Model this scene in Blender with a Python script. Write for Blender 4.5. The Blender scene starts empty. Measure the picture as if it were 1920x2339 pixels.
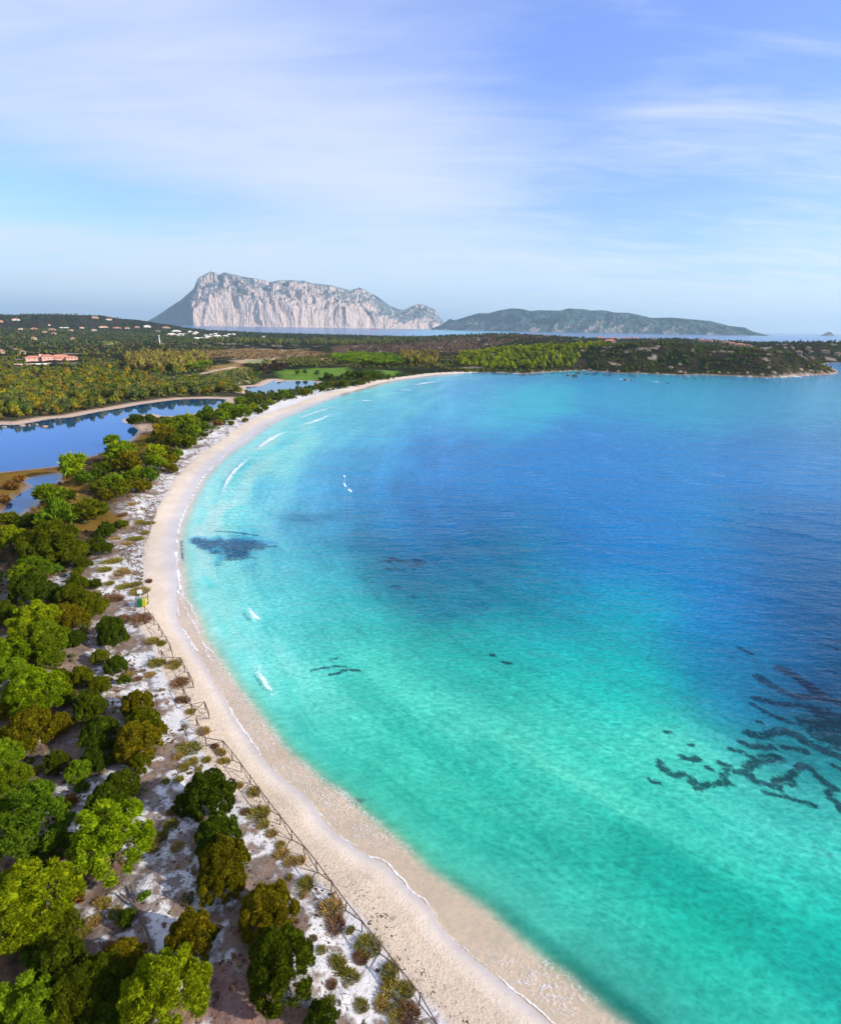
import bpy, math, random
import numpy as np
from mathutils import Matrix, Vector

random.seed(7)
RNG = np.random.default_rng(7)
scene = bpy.context.scene
COL = scene.collection

# ------------------------------------------------------------------ camera
PW, PH, FPX = 1920.0, 2339.0, 1300.0
CAMZ = 42.0
PITCH = math.atan((PH / 2 - 746.0) / FPX)
ROLL = math.radians(0.92)
cam_d = bpy.data.cameras.new('camera')
cam_d.sensor_fit = 'HORIZONTAL'
cam_d.sensor_width = 36.0
cam_d.lens = 36.0 * FPX / PW
cam_d.clip_start = 0.5
cam_d.clip_end = 200000.0
cam = bpy.data.objects.new('camera', cam_d)
COL.objects.link(cam)
CM = (Matrix.Rotation(math.pi / 2 - PITCH, 3, 'X') @ Matrix.Rotation(ROLL, 3, 'Z'))
cam.matrix_world = Matrix.Translation((0, 0, CAMZ)) @ CM.to_4x4()
scene.camera = cam
CMN = np.array(CM)

# ------------------------------------------------------------------ sun and sky
SUN_EL = math.radians(25.0)
SUN_AZ = math.radians(106.0)          # compass style: 0 = +Y, 90 = +X
sun_vec = Vector((math.cos(SUN_EL) * math.sin(SUN_AZ), math.cos(SUN_EL) * math.cos(SUN_AZ), math.sin(SUN_EL)))
sd = bpy.data.lights.new('sun', 'SUN')
sd.energy = 4.6
sd.angle = math.radians(0.5)
sd.color = (1.0, 0.94, 0.85)
so = bpy.data.objects.new('sun', sd)
so.rotation_euler = sun_vec.to_track_quat('Z', 'Y').to_euler()
so.location = (200, -100, 300)
COL.objects.link(so)

world = bpy.data.worlds.new('World')
scene.world = world
world.use_nodes = True
SKY_STRENGTH = 0.09
scene.view_settings.view_transform = 'Standard'
scene.view_settings.look = 'None'
scene.view_settings.exposure = 0.65
scene.view_settings.gamma = 1.0
scene.view_settings.use_curve_mapping = False
scene.render.engine = 'CYCLES'
scene.cycles.transparent_max_bounces = 16
scene.cycles.max_bounces = 6
scene.cycles.volume_bounces = 0
scene.cycles.caustics_reflective = False
scene.cycles.caustics_refractive = False

# ------------------------------------------------------------------ pixel helpers (authoring only)
def rays(px, py):
    px = np.asarray(px, float); py = np.asarray(py, float)
    v = np.stack([(px - PW / 2) / FPX, (PH / 2 - py) / FPX, -np.ones_like(px)], -1)
    return v @ CMN.T
def G(px, py, z=0.0):
    d = rays(px, py)
    t = (z - CAMZ) / d[..., 2]
    return np.stack([d[..., 0] * t, d[..., 1] * t, d[..., 2] * t + CAMZ], -1)
def RD(px, py, D):
    d = rays(px, py)
    t = D / np.hypot(d[..., 0], d[..., 1])
    return np.stack([d[..., 0] * t, d[..., 1] * t, d[..., 2] * t + CAMZ], -1)
def GL(pts, z=0.0):
    a = np.array(pts, float)
    return G(a[:, 0], a[:, 1], z)[:, :2]
def RDL(pts):
    a = np.array(pts, float)
    return RD(a[:, 0], a[:, 1], a[:, 2])
def to_px(P):
    q = (np.asarray(P, float) - np.array([0, 0, CAMZ])) @ CMN
    z = np.minimum(q[..., 2], -1e-3)
    return q[..., 0] / -z * FPX + PW / 2, PH / 2 - q[..., 1] / -z * FPX
def lin(r, g, b):
    f = lambda c: (c / 255.0) / 12.92 if c <= 10 else (((c / 255.0) + 0.055) / 1.055) ** 2.4
    return (f(r), f(g), f(b))
def smooth(e0, e1, x):
    t = np.clip((x - e0) / (e1 - e0), 0, 1)
    return t * t * (3 - 2 * t)
def spline(pts, n=5):
    p = np.asarray(pts, float)
    q = np.vstack([2 * p[0] - p[1], p, 2 * p[-1] - p[-2]])
    out = []
    for i in range(1, len(q) - 2):
        for k in range(n):
            t = k / n
            out.append(0.5 * ((2 * q[i]) + (-q[i-1] + q[i+1]) * t + (2*q[i-1] - 5*q[i] + 4*q[i+1] - q[i+2]) * t * t + (-q[i-1] + 3*q[i] - 3*q[i+1] + q[i+2]) * t ** 3))
    out.append(p[-1])
    return np.array(out)

# ------------------------------------------------------------------ numpy noise
PERM = RNG.random((256, 256))
def vnoise(x, y):
    xi = np.floor(x).astype(int); yi = np.floor(y).astype(int)
    fx = x - xi; fy = y - yi
    fx = fx * fx * (3 - 2 * fx); fy = fy * fy * (3 - 2 * fy)
    a = PERM[xi & 255, yi & 255]; b = PERM[(xi + 1) & 255, yi & 255]
    c = PERM[xi & 255, (yi + 1) & 255]; d = PERM[(xi + 1) & 255, (yi + 1) & 255]
    return (a * (1 - fx) + b * fx) * (1 - fy) + (c * (1 - fx) + d * fx) * fy
def fbm(x, y, octv=4, gain=0.5):
    s = 0; a = 1; t = 0
    for i in range(octv):
        s = s + a * vnoise(x * 2 ** i + 17.3 * i, y * 2 ** i - 9.1 * i); t += a; a *= gain
    return s / t
def poly_dist(X, Y, P, closed=False, want_s=False):
    P = np.asarray(P, float)
    n = len(P); m = n if closed else n - 1
    best = np.full(X.shape, 1e18); S = np.zeros(X.shape) if want_s else None
    acc = 0.0
    for i in range(m):
        ax, ay = P[i][:2]; bx, by = P[(i + 1) % n][:2]
        dx, dy = bx - ax, by - ay; L2 = dx * dx + dy * dy + 1e-12
        t = np.clip(((X - ax) * dx + (Y - ay) * dy) / L2, 0, 1)
        d = (X - ax - t * dx) ** 2 + (Y - ay - t * dy) ** 2
        k = d < best
        if want_s: S = np.where(k, acc + t * math.sqrt(L2), S)
        best = np.where(k, d, best)
        acc += math.sqrt(L2)
    return (np.sqrt(best), S) if want_s else np.sqrt(best)
def inside(X, Y, P):
    P = np.asarray(P, float); r = np.zeros(X.shape, bool); n = len(P)
    for i in range(n):
        x1, y1 = P[i][:2]; x2, y2 = P[(i + 1) % n][:2]
        if y1 == y2: continue
        c = ((y1 > Y) != (y2 > Y)) & (X < (x2 - x1) * (Y - y1) / (y2 - y1) + x1)
        r ^= c
    return r
def sdist(X, Y, P):
    d = poly_dist(X, Y, P, True)
    return np.where(inside(X, Y, P), d, -d)

# ------------------------------------------------------------------ geography (outlines)
S0px = [(1249,2333),(1212,2301),(1132,2232),(1064,2174),(1000,2110),(991,2084),(970,2063),(936,2032),(901,1997),(877,1973),(832,1952),(797,1925),(763,1901),(739,1876),(718,1842),(690,1812),(664,1792),(642,1776),(614,1749),(575,1700),(530,1630),(487,1554),(455,1502),(427,1454),(408,1425),(404,1380),(406,1333),(404,1295),(400,1249),(406,1206),(415,1180),(432,1144),(465,1086),(513,1038),(560,1005),(598,976),(640,954),(677,939),(714,924),(751,910),(787,898),(824,888),(861,877),(898,869),(935,864),(972,859),(1005,855),(1046,853)]
S1px = [(1500,2420),(1371,2322),(1297,2253),(1238,2211),(1159,2142),(1106,2094),(1040,2048),(1000,2020),(960,1990),(918,1946),(877,1911),(832,1873),(787,1830),(753,1806),(732,1794),(697,1762),(642,1714),(621,1686),(585,1640),(559,1606),(530,1569),(502,1526),(473,1482),(456,1454),(441,1410),(418,1367),(414,1333),(410,1295),(404,1249),(410,1206),(420,1180),(436,1144),(468,1088),(516,1040),(562,1008),(600,979),(641,957),(678,941),(751,912),(824,890),(898,871),(972,861),(1046,854)]
COASTpx = [(1100,851),(1150,852),(1200,854),(1240,851),(1280,849),(1335,847),(1372,850),(1427,852.5),(1486,854),(1556,857),(1612,857),(1667,859),(1722,862),(1789,862.5),(1815,860),(1870,857),(1905,855),(1917,851),(1912,845),(1900,838),(1885,832),(1925,829),(2050,830),(2300,836),(2600,845)]
s0 = spline(GL(S0px), 4)
s1 = spline(GL(S1px), 4)
tan0 = s0[0] - s0[2]; tan0 /= np.linalg.norm(tan0)
ext = [s0[0] + tan0 * k for k in (400, 120, 40, 15)]
s1 = np.vstack([[s1[0] + tan0 * k for k in (400, 120, 40)], s1])
coast = spline(GL(COASTpx), 3)
back = RDL([(2600,760,1500),(2100,760,1700),(1900,760,1700),(1700,760,2000),(1400,760,2200),(1000,760,2400),(700,760,2700),(500,760,3100),(350,760,3900),(100,760,4600),(-300,760,5200)])[:, :2]
LAND = np.vstack([ext, s0, coast, back, [(-9000, 5000), (-9000, -2500), (400, -2500), (500, -900)]])

PONDS = {
 'lagoon': GL([(-700,990),(-400,978),(-140,972),(0,971),(42,971),(113,958),(168,953),(226,941),(258,936),(323,924),(381,916),(419,912),(470,911),(516,912),(503,928),(477,937),(419,949),(374,950),(348,944),(300,950),(280,956),(276,963),(300,973),(315,983),(303,999),(287,1012),(226,1037),(181,1047),(139,1063),(81,1070),(0,1078),(-140,1088),(-420,1100),(-700,1130)], 0.3),
 'pond': GL([(129,1085),(97,1089),(58,1097),(78,1112),(48,1128),(19,1152),(7,1176),(32,1180),(65,1159),(84,1140),(92,1112),(129,1104)], 0.3),
 'far_pond': GL([(563,884),(566,897),(590,900),(640,892),(680,888),(706,882),(725,874),(700,870),(650,871),(626,874),(628,868),(600,882)], 0.3),
}
POND_Z = 0.35
RIDGES = [
 (RDL([(-500,716,3300),(-300,714,3200),(0,717,3200),(90,716,3100),(150,715,3000),(200,717,3000),(260,731,2900),(300,741,2800),(330,747,2700),(400,751,2600),(450,753,2500),(520,757,2400)]), 420, 6),
 (RDL([(-300,722,2300),(0,745,2300),(140,750,2300),(260,756,2300)]), 260, 6),
 (RDL([(520,758,2400),(560,759,2300),(640,761,2200),(780,763,2100),(846,769,2000),(913,768,1900),(957,769,1800),(1031,762,1700),(1100,760,1600),(1178,757,1500),(1230,761,1500),(1300,766,1600),(1400,770,1700),(1500,768,1700),(1560,769,1700),(1650,773,1700),(1750,778,1600),(1850,780,1500),(1920,773,1300),(2100,765,1300)]), 200, 6),
 (RDL([(960,785,1150),(1030,776,1200),(1100,769,1250),(1200,769,1200),(1260,778,1100)]), 130, 3),
 (RDL([(1060,815,720),(1150,800,740),(1280,791,760),(1400,784,780),(1480,780,780),(1550,781,780),(1650,790,770),(1750,798,750),(1820,812,715),(1870,829,690),(1900,845,670)]), 62, 2),
]
def beach_k(R): return np.interp(R, [45, 250], [2.5, 1.25])
def height(X, Y, full=False):
    X = np.asarray(X, float); Y = np.asarray(Y, float)
    dl = sdist(X, Y, LAND)
    d1 = poly_dist(X, Y, s1)
    R = np.hypot(X, Y); db = dl * beach_k(R)
    z = np.interp(db, [0, 3, 10, 16, 26, 60], [0.0, 0.15, 0.6, 0.75, 1.4, 1.9])
    n1 = fbm(X / 9.0, Y / 9.0, 4)
    n2 = fbm(X / 2.2 + 40, Y / 2.2, 3)
    z = z + smooth(9, 24, db) * ((n1 - 0.5) * 2.2 + (n2 - 0.5) * 0.4)
    z = z + smooth(200, 900, R) * smooth(0, 60, dl) * (fbm(X / 120.0, Y / 120.0, 4) - 0.45) * 9
    z = z + smooth(450, 1100, R) * smooth(5, 40, dl) * (fbm(X / 13.0, Y / 13.0, 3) - 0.5) * 4.5
    for P, wdt, sub in RIDGES:
        best = np.full(X.shape, 1e18); hz = np.zeros(X.shape)
        for i in range(len(P) - 1):
            ax, ay, az = P[i]; bx, by, bz = P[i + 1]
            dx, dy = bx - ax, by - ay
            t = np.clip(((X - ax) * dx + (Y - ay) * dy) / (dx * dx + dy * dy), 0, 1)
            d = (X - ax - t * dx) ** 2 + (Y - ay - t * dy) ** 2
            k = d < best
            hz = np.where(k, az + t * (bz - az) - sub, hz); best = np.where(k, d, best)
        g = hz * np.exp(-best / (2 * wdt * wdt))
        g = g * (0.93 + 0.14 * fbm(X / (wdt * 0.35), Y / (wdt * 0.35), 4)) * smooth(-2, wdt * 0.55, dl)
        z = np.maximum(z, g) + 0.15 * np.minimum(z, g) * (wdt < 150)
    z = np.where(dl > 0, np.maximum(z, 0.02 + 0.02 * np.minimum(dl, 5)), z)
    # sea floor
    ins1 = smooth(0, 4, np.where(dl < 0, np.minimum(d1, 60), 0))
    swash = dl < 0
    deep = -(0.03 + 0.02 * np.minimum(-dl, 6)) 
    off = np.where(sea_side(X, Y), d1, 0)
    deep = deep - np.interp(off, [0, 1.5, 6, 25, 60, 150, 400], [0, 0.12, 0.35, 0.9, 1.6, 3.2, 6.0])
    z = np.where(swash, deep, z)
    pin = np.full(X.shape, -1e9)
    for nm, P in PONDS.items():
        sdp = sdist(X, Y, P)
        pin = np.maximum(pin, sdp)
    zp = POND_Z + np.interp(pin, [-25, -10, -4, 0, 2, 10], [1.2, 0.55, 0.22, 0.0, -0.3, -0.9])
    k = smooth(-30, -8, pin)
    z = np.where(dl > 0, z * (1 - k) + zp * k, z)
    return (z, dl, off, pin) if full else z
SEAP = None
def sea_side(X, Y):
    # seaward of the s1 line: closed polygon s1 + far right
    return inside(X, Y, SEAPOLY)
SEAPOLY = np.vstack([s1, [coast[0] + (0, 40)], coast[:-8] + np.array([0, 30]), [(9000, 3000), (9000, -2500)]])
def h1(x, y):
    return float(height(np.array([x]), np.array([y]))[0])
def on_ground(px, py, up=0.0):
    z = 1.6
    for _ in range(3):
        p = G(px, py, z + up)
        z = h1(p[0], p[1])
    return np.array([p[0], p[1], z])

# ------------------------------------------------------------------ mesh + material helpers
def mesh_np(name, V, F, mat=None, attrs=None, smooth_sh=False):
    me = bpy.data.meshes.new(name)
    V = np.ascontiguousarray(V, np.float32); F = np.ascontiguousarray(F, np.int32)
    nf, k = F.shape
    me.vertices.add(len(V)); me.vertices.foreach_set('co', V.ravel())
    me.loops.add(nf * k); me.loops.foreach_set('vertex_index', F.ravel())
    me.polygons.add(nf); me.polygons.foreach_set('loop_start', np.arange(0, nf * k, k, dtype=np.int32))
    me.polygons.foreach_set('use_smooth', np.full(nf, smooth_sh))
    for an, av in (attrs or {}).items():
        av = np.asarray(av, np.float32)
        if av.ndim == 1:
            a = me.attributes.new(an, 'FLOAT', 'POINT'); a.data.foreach_set('value', av)
        else:
            a = me.attributes.new(an, 'FLOAT_COLOR', 'POINT')
            a.data.foreach_set('color', np.concatenate([av, np.ones((len(av), 1), np.float32)], 1).ravel())
    me.update(calc_edges=True)
    if mat: me.materials.append(mat)
    return me
def link(name, me, parent=None, loc=None, rot=None, scale=None):
    o = bpy.data.objects.new(name, me)
    COL.objects.link(o)
    if parent: o.parent = parent
    if loc is not None: o.location = tuple(float(c) for c in loc)
    if rot is not None: o.rotation_euler = rot if hasattr(rot, '__len__') else (0, 0, rot)
    if scale is not None: o.scale = scale if hasattr(scale, '__len__') else (scale,) * 3
    return o
def tag(o, label=None, cat=None, group=None, kind=None):
    if label: o['label'] = label
    if cat: o['category'] = cat
    if group: o['group'] = group
    if kind: o['kind'] = kind
    return o
class NT:
    def __init__(s, mat):
        mat.use_nodes = True
        s.t = mat.node_tree; s.t.nodes.clear()
    def n(s, typ, ins=None, **kw):
        nd = s.t.nodes.new(typ)
        for k, v in kw.items(): setattr(nd, k, v)
        for k, v in (ins or {}).items():
            sk = nd.inputs[k]
            if hasattr(v, 'is_linked') or hasattr(v, 'links'): s.t.links.new(v, sk)
            else: sk.default_value = v
        return nd
    def math(s, op, a, b=0.0, c=0.0, clamp=False):
        nd = s.n('ShaderNodeMath', {0: a, 1: b, 2: c}, operation=op, use_clamp=clamp); return nd.outputs[0]
    def mix(s, f, a, b, mode='MIX'):
        nd = s.t.nodes.new('ShaderNodeMix'); nd.data_type = 'RGBA'; nd.blend_type = mode
        for sk, v in ((nd.inputs[0], f), (nd.inputs[6], a), (nd.inputs[7], b)):
            if hasattr(v, 'links'): s.t.links.new(v, sk)
            else: sk.default_value = v if not isinstance(v, tuple) or len(v) == 4 else (*v, 1)
        return nd.outputs[2]
    def attr(s, name):
        return s.n('ShaderNodeAttribute', attribute_name=name)
    def noise(s, scale, detail=4, rough=0.55, vec=None, w=None, dist=0.0):
        ins = {'Scale': scale, 'Detail': detail, 'Roughness': rough, 'Distortion': dist}
        if vec is not None: ins['Vector'] = vec
        return s.n('ShaderNodeTexNoise', ins)
    def ramp(s, fac, stops):
        nd = s.n('ShaderNodeValToRGB', {0: fac})
        cr = nd.color_ramp
        while len(cr.elements) < len(stops): cr.elements.new(0.5)
        for e, (p, c) in zip(cr.elements, stops):
            e.position = p; e.color = c if len(c) == 4 else (*c, 1)
        return nd.outputs[0]
    def rng(s, v, a, b, c=0.0, d=1.0):
        return s.n('ShaderNodeMapRange', {'Value': v, 'From Min': a, 'From Max': b, 'To Min': c, 'To Max': d}, interpolation_type='SMOOTHSTEP').outputs[0]
    def out(s, surf=None, vol=None):
        o = s.n('ShaderNodeOutputMaterial')
        if surf is not None: s.t.links.new(surf, o.inputs['Surface'])
        if vol is not None: s.t.links.new(vol, o.inputs['Volume'])
def simple_mat(name, col, rough=0.7, var=0.15, scale=3.0, bump=0.0, metallic=0.0, spec=0.3):
    m = bpy.data.materials.new(name); t = NT(m)
    co = t.n('ShaderNodeTexCoord').outputs['Object']
    nz = t.noise(scale, 5, 0.6, co)
    c = t.mix(nz.outputs[0], tuple(x * (1 - var) for x in col), tuple(min(1, x * (1 + var)) for x in col))
    ins = {'Base Color': c, 'Roughness': rough, 'Metallic': metallic, 'Specular IOR Level': spec}
    if bump:
        ins['Normal'] = t.n('ShaderNodeBump', {'Strength': bump, 'Height': nz.outputs[0], 'Distance': 0.1}).outputs[0]
    t.out(t.n('ShaderNodeBsdfPrincipled', ins).outputs[0])
    return m

# ------------------------------------------------------------------ world shader
def build_world():
    t = NT.__new__(NT); t.t = world.node_tree; t.t.nodes.clear()
    sky = t.n('ShaderNodeTexSky', sky_type='NISHITA', sun_disc=False, sun_elevation=SUN_EL, sun_rotation=SUN_AZ,
              altitude=50.0, air_density=1.0, dust_density=0.6, ozone_density=2.0)
    d = t.n('ShaderNodeTexCoord').outputs['Generated']
    sep = t.n('ShaderNodeSeparateXYZ', {0: d})
    zz = t.math('MAXIMUM', t.math('ADD', sep.outputs[2], 0.16), 0.05)
    pl = t.n('ShaderNodeCombineXYZ', {0: t.math('DIVIDE', sep.outputs[0], zz), 1: t.math('DIVIDE', sep.outputs[1], zz), 2: 0.0}).outputs[0]
    mp = t.n('ShaderNodeMapping', {'Vector': pl, 'Rotation': (0, 0, math.radians(-32)), 'Scale': (0.55, 1.9, 1.0)}).outputs[0]
    big = t.noise(0.62, 4, 0.5, t.n('ShaderNodeMapping', {'Vector': pl, 'Rotation': (0, 0, math.radians(-20)), 'Scale': (0.7, 1.2, 1.0), 'Location': (1.3, 0.4, 0)}).outputs[0], dist=0.6).outputs[0]
    wis = t.noise(2.3, 8, 0.62, mp, dist=1.1).outputs[0]
    mp2 = t.n('ShaderNodeMapping', {'Vector': pl, 'Rotation': (0, 0, math.radians(58)), 'Scale': (0.8, 3.0, 1.0)}).outputs[0]
    wis2 = t.noise(1.6, 8, 0.6, mp2, dist=0.9).outputs[0]
    def blob(px, py, rx, rz, amp):
        c = rays(px, py); c = c / np.linalg.norm(c)
        # elongated gaussian in direction space: horizontal stretch rx, vertical rz (radians)
        az = math.atan2(c[0], c[1])
        e = math.asin(c[2])
        A = t.math('SUBTRACT', t.math('ARCTAN2', sep.outputs[0], sep.outputs[1]), az)
        E = t.math('SUBTRACT', t.math('ARCSINE', sep.outputs[2]), e)
        q = t.math('ADD', t.math('POWER', t.math('DIVIDE', A, rx), 2.0), t.math('POWER', t.math('DIVIDE', E, rz), 2.0))
        return t.math('MULTIPLY', t.math('EXPONENT', t.math('MULTIPLY', q, -1.0)), amp)
    dens = t.math('ADD', 0.60, t.math('MULTIPLY', t.math('SUBTRACT', big, 0.5), 0.9))
    for b in ((1480, 60, 0.42, 0.16, -0.40), (120, 430, 0.36, 0.05, -0.6), (1520, 430, 0.24, 0.06, -0.5), (1300, 180, 0.10, 0.08, -0.2),
              (420, 180, 0.42, 0.16, 0.22), (900, 400, 0.30, 0.09, 0.22), (1850, 120, 0.2, 0.2, -0.2), (60, 540, 0.3, 0.02, 0.22), (1750, 350, 0.22, 0.03, 0.3), (1560, 250, 0.12, 0.05, 0.22)):
        dens = t.math('ADD', dens, blob(*b))
    right = t.rng(sep.outputs[0], 0.0, 0.45, 0.25, 1.0)
    dens = t.math('ADD', dens, t.math('MULTIPLY', t.math('SUBTRACT', wis, 0.5), t.math('MULTIPLY', right, 1.5)))
    dens = t.math('ADD', dens, t.math('MULTIPLY', t.math('SUBTRACT', wis2, 0.5), 0.5))
    dens = t.math('ADD', dens, t.rng(sep.outputs[2], 0.0, 0.10, 0.35, 0.0))
    fac = t.rng(dens, 0.0, 1.0, 0.10, 0.97)
    lowf = t.rng(sep.outputs[2], 0.02, 0.3, 0.0, 1.0)
    # cirrus brightness: thin ice cloud lit by the sun
    ccol = t.mix(lowf, (6.2, 7.0, 7.5), (5.3, 5.9, 7.3))
    base = t.mix(1.0, sky.outputs[0], SKYTINT, 'MULTIPLY')
    c = t.mix(fac, base, ccol)
    bg = t.n('ShaderNodeBackground', {'Color': c, 'Strength': SKY_STRENGTH})
    o = t.n('ShaderNodeOutputWorld'); t.t.links.new(bg.outputs[0], o.inputs[0])
SKYTINT = (0.95, 1.2, 2.1)
build_world()

# ------------------------------------------------------------------ polar grids
def grid(az_n, rows, far=60000.0):
    azin = np.linspace(math.radians(-52), math.radians(52), az_n)
    azl = np.linspace(math.radians(-180), math.radians(-52), 26)[:-1]
    azr = np.linspace(math.radians(52), math.radians(180), 26)[1:]
    az = np.concatenate([azl, azin, azr])
    ang = []
    for y in rows:
        c = (y - PH / 2) / FPX
        ang.append(PITCH + math.atan(c))
    ang = np.array([a for a in ang if a > 0.0006])
    r = CAMZ / np.tan(ang)
    r = np.concatenate([[far], r, [18, 12, 6, 0.5]])
    A, Rr = np.meshgrid(az, r)
    X = Rr * np.sin(A); Y = Rr * np.cos(A)
    nr, nc = X.shape
    idx = np.arange(nr * nc).reshape(nr, nc)
    F = np.stack([idx[:-1, :-1].ravel(), idx[1:, :-1].ravel(), idx[1:, 1:].ravel(), idx[:-1, 1:].ravel()], 1)
    return X.ravel(), Y.ravel(), F

rows = np.concatenate([np.arange(747, 900, 0.85), np.arange(900, 1200, 1.8), np.arange(1200, 2440, 2.6)])
GX, GY, GF = grid(560, rows)
gz, gdl, goff, gpin = height(GX, GY, full=True)
GR = np.hypot(GX, GY)
gpx, gpy = to_px(np.stack([GX, GY, gz], -1))

# ---- seagrass on the sea floor (dark posidonia patches) and one dark area off the beach
def RG(pts, x0, y0, k): return [(x0 + a * k, y0 + b * k) for a, b in pts]
k53 = lambda *p: GL(RG(p, 1000, 1400, 0.53), -2.0)
k28 = lambda *p: GL(RG(p, 300, 1180, 0.288), -1.2)
GRASS_LINES = [(k53((905,755),(945,770)),.5),(k53((950,675),(970,710),(1010,735),(1040,725)),.55),(k53((1045,650),(1080,662),(1110,658)),.5),
 (k53((1080,740),(1110,790),(1150,775),(1210,765),(1230,720),(1240,690),(1210,675)),.6),(k53((1225,765),(1258,768)),.4),(k53((1255,615),(1300,625),(1345,648)),.45),
 (k53((1280,715),(1330,720),(1350,750),(1400,765),(1450,780),(1450,750),(1500,740),(1540,700),(1570,680),(1620,720),(1660,760),(1700,785)),.65),
 (k53((1330,690),(1380,660),(1440,650),(1470,655)),.9),(k53((1400,805),(1470,820),(1540,840),(1615,862)),.32),(k53((1300,580),(1350,600),(1440,605)),.6),
 (k53((1330,540),(1390,550),(1450,530),(1520,540),(1600,590),(1700,630),(1790,660)),1.0),(k53((1370,385),(1450,405),(1560,415),(1690,450),(1800,480)),.9),
 (k53((1350,410),(1420,450),(1510,490)),.6),(k53((1380,290),(1440,330),(1520,370),(1640,380),(1800,420)),1.2),(k53((1480,250),(1560,300),(1640,360)),1.5),
 (k53((1670,800),(1690,830),(1736,880),(1800,930)),.7),(k53((1370,488),(1385,490)),.4),(k53((1300,160),(1350,185)),.5),(k53((1480,600),(1580,620)),.5),(k53((1500,740),(1520,760)),.9),
 (k53((1620,500),(1700,560),(1800,600)),3.2),(k53((1640,440),(1736,520),(1850,560)),2.6),(k53((230,205),(240,208)),.4),(k53((275,235),(310,240)),.4),
 (k53((1080,597),(1095,597)),.3),(k53((975,540),(990,538)),.3),(k53((1150,695),(1175,705)),.35),(k53((1700,680),(1760,720)),.5),
 (k28((1430,1255),(1480,1240),(1560,1225)),.22),(k28((1580,1285),(1650,1265),(1700,1240),(1800,1245)),.28),(k28((1590,1160),(1630,1150)),.15),(k28((1600,1215),(1690,1215)),.2),
 (k28((660,140),(760,140),(880,150),(1000,165)),.5),(k28((400,230),(415,390)),.1)]
DARK_AREAS = [(k28((485,235),(540,280),(650,280),(700,350),(760,375),(870,390),(900,350),(950,350),(1000,430),(1010,300),(1080,240),(1110,235),(900,180),(740,205),(640,215),(560,215)), .9)]  # one dark blue patch, darkened in both floor and water colour
n_sg = fbm(GX / .7, GY / .7, 3); fn = fbm(GX / 2.1, GY / 2.1, 4); fn2 = fbm(GX / 9 + 5, GY / 9, 4)
grass = np.zeros(GX.shape)
seam = (gdl < 0) & (GR < 700)
ix = np.where(seam)[0]
gx_, gy_ = GX[ix], GY[ix]
tmp = np.zeros(len(ix))
for P, r in GRASS_LINES:
    d = poly_dist(gx_, gy_, spline(P, 3) if len(P) > 2 else P)
    w = r * 0.50 * (0.55 + 1.2 * fn[ix])
    tmp = np.maximum(tmp, 1 - smooth(w * 0.3, w * 1.7 + 0.35, d))
for P, s in DARK_AREAS:
    sdv = sdist(gx_, gy_, spline(np.vstack([P, P[:1]]), 3))
    tmp = np.maximum(tmp, s * smooth(-1.6, 1.6, sdv + (fn[ix] - 0.45) * 7 - smooth(0, 6, -gx_ * 0 + sdv) * 3 * (fn2[ix] - 0.3)))
# looser meadow fragments in mid bay and on the right
def pxblob(px, py, rx, ry):
    c = ((gpx - px) / rx) ** 2 + ((gpy - py) / ry) ** 2
    return np.exp(-c)
frag = np.zeros(GX.shape)
for b in ((960, 1350, 130, 70, .8), (1130, 1400, 160, 60, .55), (700, 1190, 120, 22, .5), (1850, 1640, 110, 120, 1.0), (1900, 1480, 90, 110, 1.0), (900, 1290, 140, 40, 0.95)):
    frag = np.maximum(frag, b[4] * pxblob(*b[:4]))
meadow = smooth(0.48, 0.72, fbm(GX / 5.5 + 3, GY / 3.2 + GX / 9, 5, 0.6) + 0.20 * (frag - 1)) * np.minimum(frag * 1.1, 1)
grass[ix] = tmp
grass = np.maximum(grass, np.where(gdl < -10, meadow, 0))

# ---- ground albedo
def C(*c): return np.array(lin(*c))
n_a = fbm(GX / 3.0, GY / 3.0, 5); n_b = fbm(GX / 25.0 + 9, GY / 25.0, 4); n_c = fbm(GX / 0.9, GY / 0.9, 3); n_d = fbm(GX / 80.0 + 3, GY / 80.0, 5)
def blend(c, m, col):
    m = np.clip(m, 0, 1)[:, None]
    return c * (1 - m) + np.asarray(col) * m
SAND = np.array([0.61, 0.575, 0.545]); BEACH = np.array([0.57, 0.45, 0.33])
col = np.tile(SAND, (len(GX), 1))
# land inland turns to soil and heath
gB = np.where(gdl > 0, gdl * beach_k(GR), gdl)
rocky0 = ((gpx > 1085) & (GR > 400))
inland = np.where(rocky0, smooth(2, 6, gdl), np.where(GR > 112, smooth(20, 30, gB + (n_b - 0.5) * 14), smooth(34, 60, gB + (n_b - 0.5) * 30)))
col = blend(col, inland, np.array([0.055, 0.05, 0.03]))
far = smooth(330, 520, GR) * (gB > 12)
bl = smooth(0.42, 0.60, fbm(GX / 11 + 31, GY / 15, 4, .6))[:, None]; bl2 = smooth(0.45, 0.62, fbm(GX / 34 + 3, GY / 45, 4, .6))[:, None]
heath = (1 - bl) * (np.array([.022, .038, .018]) * (1 - bl2) + bl2 * np.array([.045, .05, .022])) + bl * ((1 - bl2) * np.array([.075, .058, .040]) + bl2 * np.array([.06, .075, .03]))
heath = heath * (0.75 + 0.5 * n_a[:, None]) * 0.50
col = blend(col, far, heath)
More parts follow.
